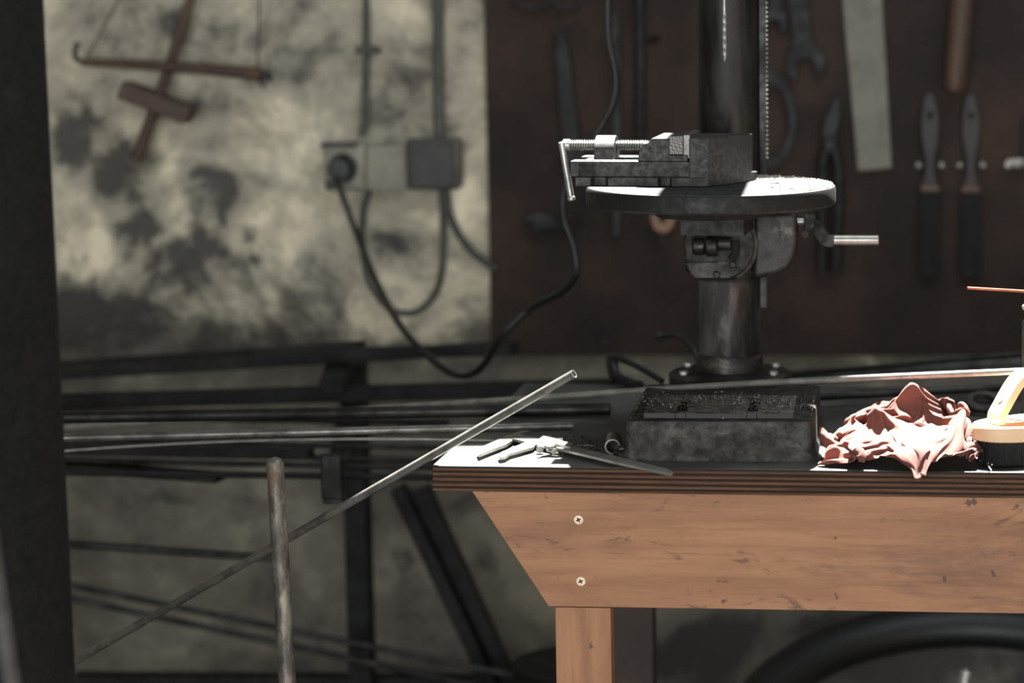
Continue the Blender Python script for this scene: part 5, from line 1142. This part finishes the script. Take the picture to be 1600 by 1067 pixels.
    -723,956,56,-700,962,25,-667,983,9,-644,1016,8,-625,1049,19,-608,1036,50,-580,1071,28,-552,1102,40,-513,1109,47,-490,1077,61,-473,1055,83,-417,1047,91,-404,1021,149,-367,1035,198,-344,1015,241,-333,972,259,-305,944,234,-271,971,202,-238,991,176,-208,971,174,-183,938,195,-159,900,227,-220,884,266,-220,853,314,-212,876,350,-220,852,372,-183,878,385,-143,898,394,-112,845,377,-51,832,357,-15,881,315,48,906,274,98,929,226,128,963,287,177,997,244,221,1023,217,253,973,200,282,990,220,317,978,197,335,998,150,304,928,183,381,869,169,466,919,184,525,907,230,544,846,205,578,828,204,607,843,213,621,859,226,623,842,249,636,875,268,663,891,298,633,908,319,653,941,321,633,909,295,676,932,286,683,896,267,722,898,250,700,934,238,683,970,222,714,938,209,
    -736,949,107,-707,960,77,-688,988,46,-682,1024,23,-663,1062,34,-637,1083,54,-592,1073,68,-546,1070,73,-512,1097,83,-477,1103,89,-460,1074,106,-418,1052,116,-372,1013,137,-341,1024,187,-315,1010,228,-297,997,267,-269,961,268,-238,929,241,-210,976,232,-176,986,223,-153,971,234,-145,943,258,-171,908,292,-227,912,310,-259,888,337,-208,907,355,-179,916,369,-131,909,366,-95,879,395,-32,853,388,2,842,334,56,847,291,92,935,277,122,1005,251,195,984,275,237,1029,243,256,1028,200,298,1039,218,332,1010,205,351,977,180,336,908,155,373,846,204,441,898,219,500,908,179,554,915,182,582,899,206,562,865,234,581,859,279,604,893,320,633,897,363,669,865,373,695,875,353,662,900,363,644,937,337,684,918,331,695,931,294,725,919,291,727,953,270,698,977,263,677,954,245,
    -732,983,109,-742,954,83,-722,969,45,-690,1000,52,-670,1037,69,-630,1028,60,-593,1026,81,-544,1039,106,-509,1061,102,-470,1084,111,-441,1105,110,-407,1077,119,-362,1049,132,-321,1008,164,-297,995,211,-268,997,249,-237,984,282,-219,932,290,-177,931,270,-176,979,277,-149,975,279,-129,970,291,-130,934,308,-173,910,320,-195,891,348,-203,899,312,-164,885,339,-117,871,353,-70,893,370,-11,882,382,31,842,360,78,843,325,113,904,294,160,959,263,177,1034,277,203,981,243,252,1022,246,283,1007,250,315,980,237,347,937,217,312,895,200,372,889,232,397,925,191,453,956,194,512,960,208,550,925,250,563,863,291,620,849,338,647,887,387,675,849,403,712,866,409,710,904,381,678,941,381,662,976,354,701,952,354,685,933,333,710,944,325,717,969,307,685,966,301,665,975,280,
    -752,995,105,-757,965,66,-727,992,48,-698,1010,79,-657,1042,92,-618,1059,68,-583,1044,97,-540,1050,125,-495,1062,130,-467,1098,135,-441,1120,134,-441,1087,140,-398,1069,155,-337,1060,162,-281,1022,184,-257,986,222,-225,967,257,-202,971,301,-214,930,293,-174,934,300,-157,956,311,-141,977,314,-128,969,332,-126,932,343,-162,941,350,-149,894,342,-133,922,305,-89,894,319,-40,901,340,11,898,356,57,864,354,104,845,341,144,889,318,175,944,300,145,1001,304,197,990,298,241,957,276,242,945,240,272,933,222,300,964,229,284,911,240,334,912,260,356,950,223,411,951,239,474,981,251,514,917,298,558,861,353,611,855,401,645,849,430,660,868,448,675,909,435,663,947,409,614,936,386,651,966,394,663,980,365,662,972,338,675,962,316,686,982,323,693,1003,318,673,1006,302,
    -770,984,80,-736,1000,75,-708,1024,52,-690,1041,92,-651,1072,87,-606,1070,97,-559,1076,94,-506,1058,112,-478,1086,150,-473,1129,169,-442,1149,182,-423,1125,174,-452,1100,178,-404,1064,187,-333,1067,196,-264,1047,213,-205,1007,234,-196,959,272,-189,932,299,-173,930,322,-149,944,332,-154,967,321,-138,983,336,-120,973,357,-120,960,387,-98,918,381,-93,960,346,-48,956,314,-5,929,302,27,893,312,70,878,312,98,879,343,147,900,344,135,920,308,117,961,325,169,955,324,189,916,305,228,912,287,241,955,268,266,988,269,270,934,286,310,956,288,327,990,254,382,976,277,456,1000,298,480,918,346,524,879,396,568,879,426,583,891,438,587,920,438,587,906,401,578,958,399,574,1006,402,610,1020,394,621,975,383,629,963,357,634,960,331,653,987,332,668,992,347,672,1013,333,
    -735,1014,49,-698,1039,65,-702,1065,95,-668,1081,114,-621,1079,118,-575,1074,128,-524,1080,126,-476,1107,127,-471,1148,151,-439,1186,181,-401,1203,167,-384,1197,166,-392,1160,172,-437,1144,199,-419,1085,225,-348,1053,241,-276,1037,265,-214,1025,297,-186,989,317,-162,970,340,-181,954,328,-158,964,346,-149,995,355,-118,1009,368,-80,983,374,-73,965,413,-65,915,401,-18,913,373,26,949,365,63,954,349,89,950,318,107,927,304,92,895,327,123,895,345,154,931,336,165,937,370,202,937,353,233,943,342,211,973,323,213,1002,297,251,1006,303,282,1022,284,324,1049,286,367,1019,325,441,1019,352,444,951,384,471,937,410,489,952,410,493,956,387,503,962,358,521,971,333,553,982,319,546,1023,338,586,1019,343,610,1019,374,600,991,361,596,988,336,618,1013,339,631,1010,361,642,1026,347,
    -719,1056,84,-702,1110,65,-660,1126,81,-613,1132,107,-576,1140,126,-534,1133,109,-483,1139,114,-467,1179,142,-420,1193,156,-414,1184,120,-389,1208,114,-366,1210,112,-379,1181,116,-382,1170,161,-390,1160,217,-396,1119,268,-349,1065,301,-296,1018,324,-254,983,347,-221,966,371,-189,956,373,-178,985,368,-148,982,379,-118,998,391,-73,1004,393,-42,966,396,-18,919,398,2,875,422,48,881,398,85,881,383,115,891,372,99,928,369,118,943,360,136,925,372,159,951,377,165,983,354,196,991,349,218,999,365,242,1014,360,256,1038,342,248,1076,334,282,1060,338,320,1086,337,367,1068,367,411,1054,390,430,1040,376,443,1050,364,468,1088,354,497,1113,347,453,1116,341,468,1102,316,495,1070,286,547,1048,274,582,1024,297,602,1018,335,630,1008,338,629,995,316,652,1012,319,658,1030,333,656,994,348,
    -704,1089,103,-667,1154,82,-606,1164,61,-559,1175,81,-540,1203,117,-496,1192,138,-451,1208,122,-408,1217,143,-426,1188,106,-405,1208,83,-388,1226,73,-388,1239,96,-362,1221,119,-353,1204,155,-345,1185,201,-362,1176,253,-323,1123,267,-278,1095,302,-237,1067,334,-203,1042,361,-174,1019,388,-153,998,410,-124,1011,392,-113,986,416,-80,999,426,-60,965,426,-27,921,429,19,915,424,62,901,435,97,918,419,121,937,412,142,954,400,150,983,386,139,992,366,148,997,382,179,1005,388,191,1020,386,177,1050,372,188,1080,371,223,1081,394,256,1082,407,290,1091,401,322,1116,393,360,1114,396,379,1108,372,400,1147,348,422,1204,327,446,1256,332,461,1269,309,488,1255,310,498,1221,289,466,1172,267,537,1118,261,584,1076,277,608,1034,299,630,1034,313,643,1026,304,675,1014,304,687,1006,322,688,1003,350,
    -703,1105,124,-645,1173,107,-604,1221,70,-541,1230,69,-494,1228,90,-465,1246,129,-418,1245,149,-441,1219,115,-420,1228,91,-404,1246,79,-374,1254,83,-362,1244,113,-352,1235,148,-350,1224,188,-342,1212,230,-334,1203,272,-338,1153,299,-332,1103,330,-304,1067,357,-272,1050,386,-231,1058,407,-190,1053,423,-148,1034,433,-113,1013,442,-101,990,452,-80,969,461,-41,966,449,-1,963,449,44,959,445,63,957,411,90,963,387,113,979,374,116,1015,377,136,1032,379,160,1034,390,173,1025,411,196,1044,422,213,1093,425,188,1126,445,204,1156,457,242,1153,461,276,1152,445,311,1149,428,346,1164,394,394,1201,357,458,1266,352,507,1316,328,540,1351,307,556,1350,284,523,1355,256,486,1318,272,464,1243,296,486,1144,287,574,1103,289,610,1069,297,644,1058,303,665,1041,307,687,1043,316,695,1025,341,677,1023,368,
    -686,1112,152,-674,1199,116,-605,1235,109,-552,1272,89,-490,1279,86,-439,1274,99,-451,1269,140,-421,1236,127,-398,1225,118,-401,1264,118,-378,1274,131,-358,1270,167,-360,1255,208,-361,1240,248,-373,1205,274,-359,1191,305,-346,1163,330,-348,1114,356,-297,1106,363,-280,1092,401,-266,1070,438,-221,1057,460,-178,1042,472,-143,1015,473,-108,990,475,-77,988,488,-48,994,500,-40,1026,488,-12,1037,471,22,1038,451,60,1036,429,99,1015,426,129,1022,424,150,1032,423,165,1052,432,174,1082,444,201,1109,470,220,1107,504,225,1156,528,196,1173,530,223,1182,504,268,1176,465,312,1190,415,397,1234,405,468,1301,363,528,1373,324,522,1422,270,556,1430,252,559,1410,226,574,1358,219,519,1326,237,481,1245,276,473,1142,308,576,1101,310,620,1064,322,645,1055,328,672,1059,335,696,1068,337,671,1057,355,704,1036,346,
    -639,1095,162,-662,1186,158,-637,1259,142,-570,1265,136,-523,1302,122,-471,1315,117,-426,1321,132,-401,1302,148,-395,1263,171,-395,1241,199,-421,1288,211,-419,1265,245,-422,1234,288,-433,1194,312,-430,1171,331,-406,1167,351,-375,1173,369,-334,1151,373,-326,1094,380,-298,1094,415,-266,1091,450,-224,1099,462,-183,1102,452,-151,1083,448,-116,1047,451,-103,1016,492,-70,1007,530,-35,1029,550,-18,1061,560,13,1073,560,41,1091,542,71,1107,517,102,1115,494,124,1119,485,146,1128,494,171,1126,517,182,1109,553,213,1121,567,208,1138,566,224,1159,538,277,1164,505,344,1182,460,416,1226,408,462,1316,360,545,1373,341,580,1437,290,584,1436,231,605,1455,251,590,1424,217,598,1343,221,542,1303,231,469,1218,267,500,1113,321,594,1065,327,639,1044,349,660,1048,360,680,1057,366,669,1088,367,707,1084,356,723,1086,328,
    -580,1079,154,-597,1158,149,-625,1203,186,-617,1271,190,-568,1303,186,-521,1312,178,-505,1271,158,-486,1295,190,-474,1270,227,-487,1233,265,-485,1183,284,-487,1157,313,-480,1113,328,-464,1073,326,-437,1069,344,-404,1080,354,-372,1094,376,-355,1100,412,-356,1153,395,-309,1151,419,-264,1123,429,-201,1087,436,-238,1090,418,-227,1087,397,-191,1086,392,-151,1079,431,-130,1042,500,-86,1027,557,-22,1018,598,26,1019,633,65,1029,645,98,1045,634,123,1061,612,148,1082,595,167,1103,590,181,1116,593,193,1120,592,190,1147,565,242,1169,544,297,1193,500,363,1205,444,435,1255,418,462,1332,369,544,1362,342,586,1435,329,615,1443,275,585,1411,252,613,1446,266,607,1412,215,609,1322,235,523,1280,234,492,1168,273,567,1108,328,618,1030,357,646,1044,387,667,1056,394,682,1085,396,696,1118,383,720,1123,344,739,1091,368,
    -513,1052,156,-523,1117,163,-559,1136,196,-547,1194,192,-577,1212,238,-558,1248,252,-513,1236,256,-489,1198,256,-471,1142,246,-467,1107,287,-468,1056,317,-502,1019,316,-516,993,338,-505,978,355,-475,995,373,-434,1019,382,-418,1050,408,-428,1087,385,-409,1092,423,-363,1120,449,-279,1138,449,-195,1084,426,-245,1120,373,-275,1148,350,-280,1161,359,-232,1156,362,-170,1136,415,-112,1069,472,-70,1063,570,-6,1034,649,53,1024,700,105,1023,718,138,1031,705,163,1049,674,176,1085,648,201,1121,617,195,1160,581,233,1205,539,283,1224,476,357,1235,425,434,1296,439,465,1352,400,495,1402,358,545,1411,321,616,1431,334,628,1434,281,596,1396,254,633,1436,260,599,1379,239,587,1285,260,488,1233,258,544,1136,310,636,1066,333,648,1011,398,696,1017,394,719,1033,386,737,1066,390,750,1107,391,696,1120,395,711,1143,350,
    -440,1053,156,-452,1073,186,-487,1059,190,-480,1108,189,-520,1115,211,-512,1149,209,-541,1126,222,-561,1101,252,-554,1067,285,-549,1029,322,-533,972,335,-567,965,356,-591,982,370,-566,992,378,-518,1010,374,-476,1014,385,-480,1049,411,-501,1105,412,-471,1153,418,-400,1161,422,-309,1141,464,-194,1086,434,-257,1132,379,-305,1127,346,-300,1121,327,-315,1157,339,-270,1163,384,-178,1128,399,-89,1099,477,-27,1075,592,23,1059,693,87,1035,744,138,1033,751,175,1045,719,203,1073,663,226,1118,599,257,1198,547,300,1244,486,375,1247,432,418,1316,436,427,1338,384,461,1370,359,492,1393,334,527,1426,312,586,1454,324,643,1430,293,599,1392,281,652,1395,266,616,1327,255,522,1297,277,506,1178,309,619,1125,329,646,1055,399,700,1022,414,738,998,429,741,1039,435,709,1060,435,746,1089,443,754,1131,407,686,1158,391,
    -434,1000,208,-423,990,188,-422,1004,221,-438,1035,235,-444,1077,242,-468,1095,257,-487,1095,277,-494,1047,282,-501,988,272,-548,959,277,-592,967,301,-616,979,324,-614,1003,343,-587,1015,363,-536,1034,374,-493,1044,381,-465,1083,379,-504,1136,366,-487,1194,389,-418,1184,440,-312,1140,484,-206,1098,451,-255,1111,404,-294,1139,376,-322,1137,359,-319,1157,363,-305,1153,388,-238,1152,394,-142,1148,419,-61,1118,515,-7,1098,635,60,1077,721,117,1066,751,154,1076,727,201,1112,672,249,1169,595,301,1237,515,389,1247,459,411,1340,450,415,1360,386,445,1385,383,463,1400,364,472,1420,333,510,1455,327,556,1476,318,622,1461,311,618,1387,308,668,1359,299,598,1302,306,508,1261,338,585,1162,320,641,1117,398,676,1050,441,698,990,457,715,1019,481,720,1056,490,720,1094,489,688,1108,462,747,1147,449,735,1146,370,
    -500,972,206,-496,984,189,-476,1003,174,-467,980,205,-471,1004,231,-469,1028,237,-472,1056,229,-515,1053,228,-525,1001,230,-554,1010,261,-599,994,271,-622,987,293,-599,1002,318,-582,1037,344,-531,1038,354,-495,1060,358,-466,1126,346,-498,1158,330,-469,1168,384,-381,1200,438,-285,1167,483,-213,1116,471,-223,1113,424,-235,1111,401,-266,1118,400,-276,1129,403,-267,1154,409,-232,1147,416,-173,1178,417,-84,1153,464,-35,1143,578,31,1119,681,91,1103,737,123,1093,715,170,1123,660,227,1185,570,347,1218,512,436,1289,459,433,1366,409,440,1416,405,444,1431,375,455,1433,359,476,1447,342,526,1430,335,546,1475,352,599,1479,347,639,1432,345,636,1347,348,531,1332,337,551,1221,380,548,1104,367,608,1053,423,640,1001,463,685,1038,478,677,1039,520,685,1083,536,680,1122,530,661,1154,489,714,1133,425,738,1183,341,
    -510,936,156,-520,951,151,-488,950,163,-468,990,161,-473,1010,193,-493,1007,213,-502,1021,232,-493,1029,200,-540,1029,204,-539,1039,241,-575,1014,257,-598,1014,285,-611,1042,321,-565,1065,332,-527,1043,329,-511,1104,349,-488,1178,353,-486,1194,319,-417,1166,371,-321,1193,434,-249,1187,481,-215,1130,485,-216,1149,458,-194,1129,445,-192,1140,437,-210,1149,444,-212,1173,450,-198,1187,440,-159,1201,438,-96,1187,459,-21,1158,530,19,1158,641,75,1143,718,120,1129,725,165,1151,676,216,1216,583,338,1262,517,428,1333,450,466,1393,397,463,1449,395,463,1461,378,469,1444,359,489,1428,357,520,1412,354,536,1454,368,576,1436,353,617,1426,389,602,1333,399,509,1278,391,498,1161,383,514,1061,405,560,1036,458,615,1056,482,656,1085,504,628,1059,535,630,1101,552,629,1136,534,633,1120,471,704,1179,417,725,1221,324,
    -495,959,208,-489,948,186,-519,981,175,-497,981,139,-483,1017,158,-476,1027,180,-498,1025,202,-526,1036,216,-525,1052,177,-536,1067,216,-559,1044,243,-601,1042,269,-591,1021,307,-564,1062,307,-551,1081,350,-533,1162,334,-509,1217,340,-441,1214,319,-359,1205,393,-265,1206,427,-221,1204,467,-201,1173,482,-176,1144,485,-146,1147,479,-133,1160,468,-125,1176,472,-134,1199,482,-138,1233,482,-109,1230,475,-77,1203,492,-1,1190,519,39,1187,616,64,1187,708,110,1170,731,167,1177,697,221,1236,597,318,1280,491,451,1350,462,483,1414,398,490,1470,376,484,1467,349,478,1440,340,497,1442,355,491,1418,368,528,1410,379,569,1384,374,575,1401,432,547,1305,444,472,1223,437,484,1123,439,542,1074,455,585,1071,415,630,1093,434,605,1081,475,649,1097,493,611,1082,509,592,1110,512,638,1163,481,682,1191,395,740,1217,339,
    -523,987,224,-506,962,221,-520,945,182,-534,966,143,-515,1007,150,-503,1025,161,-507,1029,177,-521,1007,206,-549,1023,176,-559,1066,201,-563,1078,237,-579,1038,254,-597,1051,297,-597,1085,333,-578,1148,357,-533,1185,379,-478,1192,365,-387,1262,341,-307,1249,414,-233,1242,424,-203,1221,439,-181,1206,459,-171,1203,490,-150,1198,508,-122,1192,520,-115,1211,542,-86,1208,553,-67,1211,526,-38,1227,511,-27,1251,510,27,1230,528,52,1231,614,61,1231,700,96,1215,731,163,1213,716,235,1245,625,302,1300,504,443,1372,475,462,1412,393,502,1447,363,515,1467,361,496,1456,354,508,1428,356,522,1389,360,530,1349,380,523,1388,408,530,1349,470,463,1269,464,479,1173,487,519,1109,482,570,1128,468,545,1123,432,575,1117,405,630,1123,421,608,1125,454,598,1144,479,610,1175,486,637,1185,439,668,1191,382,716,1188,352,
    -540,989,208,-517,973,202,-543,937,201,-555,955,154,-542,1000,150,-519,1001,162,-505,1001,178,-527,987,197,-561,1008,194,-565,1044,220,-585,1093,239,-553,1063,262,-578,1106,283,-550,1140,320,-539,1207,343,-538,1227,379,-439,1239,349,-320,1264,376,-279,1295,442,-241,1261,455,-203,1257,449,-167,1249,451,-143,1235,472,-125,1237,502,-101,1248,534,-57,1247,557,-7,1255,559,15,1237,544,4,1270,542,29,1266,528,56,1271,542,52,1279,613,62,1278,688,89,1264,717,159,1259,704,263,1266,644,318,1275,531,412,1375,500,454,1416,427,502,1442,403,513,1443,387,506,1422,376,501,1385,377,492,1339,381,493,1369,419,493,1376,474,468,1299,502,493,1222,515,534,1159,513,553,1148,467,547,1163,434,587,1171,416,568,1194,387,595,1162,369,595,1178,394,615,1192,406,627,1163,400,641,1188,385,676,1202,375,704,1221,391,
    -529,958,213,-547,970,204,-565,937,195,-572,956,160,-544,973,156,-545,999,166,-522,1020,173,-548,1001,186,-586,1007,214,-595,1037,242,-606,1080,272,-575,1121,251,-534,1160,269,-540,1211,299,-559,1244,337,-501,1278,375,-384,1236,399,-306,1317,411,-245,1330,435,-229,1304,460,-214,1275,478,-175,1270,475,-139,1274,471,-103,1263,486,-60,1261,524,-20,1280,572,-11,1224,597,17,1241,605,40,1272,581,52,1298,551,54,1309,567,90,1267,593,70,1309,650,93,1307,680,166,1306,668,277,1314,630,341,1263,550,407,1332,499,463,1377,464,470,1369,417,496,1357,406,472,1348,400,460,1325,414,472,1355,460,475,1372,498,488,1307,525,536,1260,511,548,1187,514,543,1165,471,582,1181,450,593,1189,413,599,1236,409,626,1238,381,652,1227,355,681,1208,338,681,1185,315,655,1165,313,621,1184,343,664,1225,383,700,1294,407,
    -576,969,212,-584,949,194,-555,970,175,-567,995,159,-573,982,139,-563,1004,142,-563,1012,168,-556,1042,195,-609,1053,215,-621,1083,247,-615,1140,261,-580,1187,260,-577,1189,301,-564,1227,319,-531,1292,326,-430,1268,362,-352,1296,437,-277,1326,448,-244,1366,449,-242,1338,472,-221,1313,492,-197,1288,503,-158,1281,507,-111,1298,496,-71,1288,540,-3,1252,561,0,1264,605,25,1276,610,42,1303,585,75,1324,573,81,1329,548,109,1293,569,75,1323,608,109,1301,624,189,1301,607,285,1347,581,373,1291,550,407,1286,495,417,1347,490,460,1368,482,455,1336,471,430,1335,470,440,1347,494,462,1320,532,516,1290,540,549,1253,519,580,1223,501,529,1196,481,553,1203,452,584,1211,426,579,1218,390,611,1271,375,640,1290,339,672,1301,298,677,1294,259,670,1270,237,668,1213,238,624,1189,316,657,1238,408,687,1335,445,
    -591,989,158,-593,1015,177,-613,983,172,-615,986,142,-620,997,132,-603,1018,133,-572,1045,143,-580,1086,183,-630,1100,210,-590,1128,234,-574,1173,260,-578,1217,286,-599,1207,312,-578,1260,309,-475,1277,308,-410,1314,411,-318,1364,438,-288,1351,489,-257,1369,493,-223,1383,468,-232,1361,501,-199,1351,504,-183,1329,481,-151,1319,519,-77,1326,512,-11,1294,545,22,1293,581,29,1322,589,55,1344,572,87,1368,567,113,1341,560,135,1312,561,110,1337,585,140,1367,616,205,1355,559,291,1322,522,371,1346,531,402,1283,518,440,1331,521,456,1367,539,438,1333,543,466,1330,545,489,1300,549,504,1246,557,555,1223,541,577,1210,526,551,1192,498,570,1217,474,584,1232,445,565,1238,408,574,1253,366,626,1243,333,644,1255,270,620,1308,228,626,1377,200,632,1353,179,648,1264,198,619,1183,299,650,1242,421,686,1343,480,
    -652,966,184,-658,1017,188,-665,1030,162,-678,998,170,-683,1003,148,-666,1030,137,-620,1060,121,-627,1059,187,-619,1141,188,-607,1178,224,-604,1206,256,-608,1227,285,-589,1241,303,-543,1277,300,-452,1310,339,-376,1346,435,-277,1345,456,-296,1404,472,-281,1425,492,-271,1426,456,-228,1430,475,-190,1425,486,-213,1392,464,-167,1346,473,-111,1331,535,-32,1336,537,15,1332,546,41,1349,553,65,1373,566,104,1378,557,135,1370,553,141,1335,543,141,1371,563,180,1425,591,274,1390,567,312,1380,492,380,1360,487,391,1316,530,450,1320,549,516,1330,550,514,1273,552,493,1224,548,517,1196,541,539,1170,532,578,1155,527,570,1146,507,581,1183,483,592,1222,472,590,1240,434,560,1245,390,610,1262,354,621,1275,286,604,1271,212,596,1331,157,560,1295,184,555,1349,178,654,1319,183,625,1180,276,634,1239,419,674,1330,494,
)
ro = bpx(1403, 733, 0); ro.z = ZB
NR = 60
vs = [ro + U*(RAG[i]*1e-4) + V*(RAG[i+1]*1e-4) + Vector((0, 0, RAG[i+2]*1e-4+.0006)) for i in range(0, len(RAG), 3)]
m = MB(); m.add(vs, [(j*NR+i, j*NR+i+1, (j+1)*NR+i+1, (j+1)*NR+i) for j in range(NR-1) for i in range(NR-1)])
rag = m.build('rag', M['rag'], angle=180)
sf = rag.modifiers.new('thick', 'SOLIDIFY'); sf.thickness = .0009; sf.offset = 0
sbv = rag.modifiers.new('smooth', 'SUBSURF'); sbv.levels = 1; sbv.render_levels = 1
tag(rag, 'crumpled reddish brown cotton rag on the bench, drooping over its front edge', 'rag')
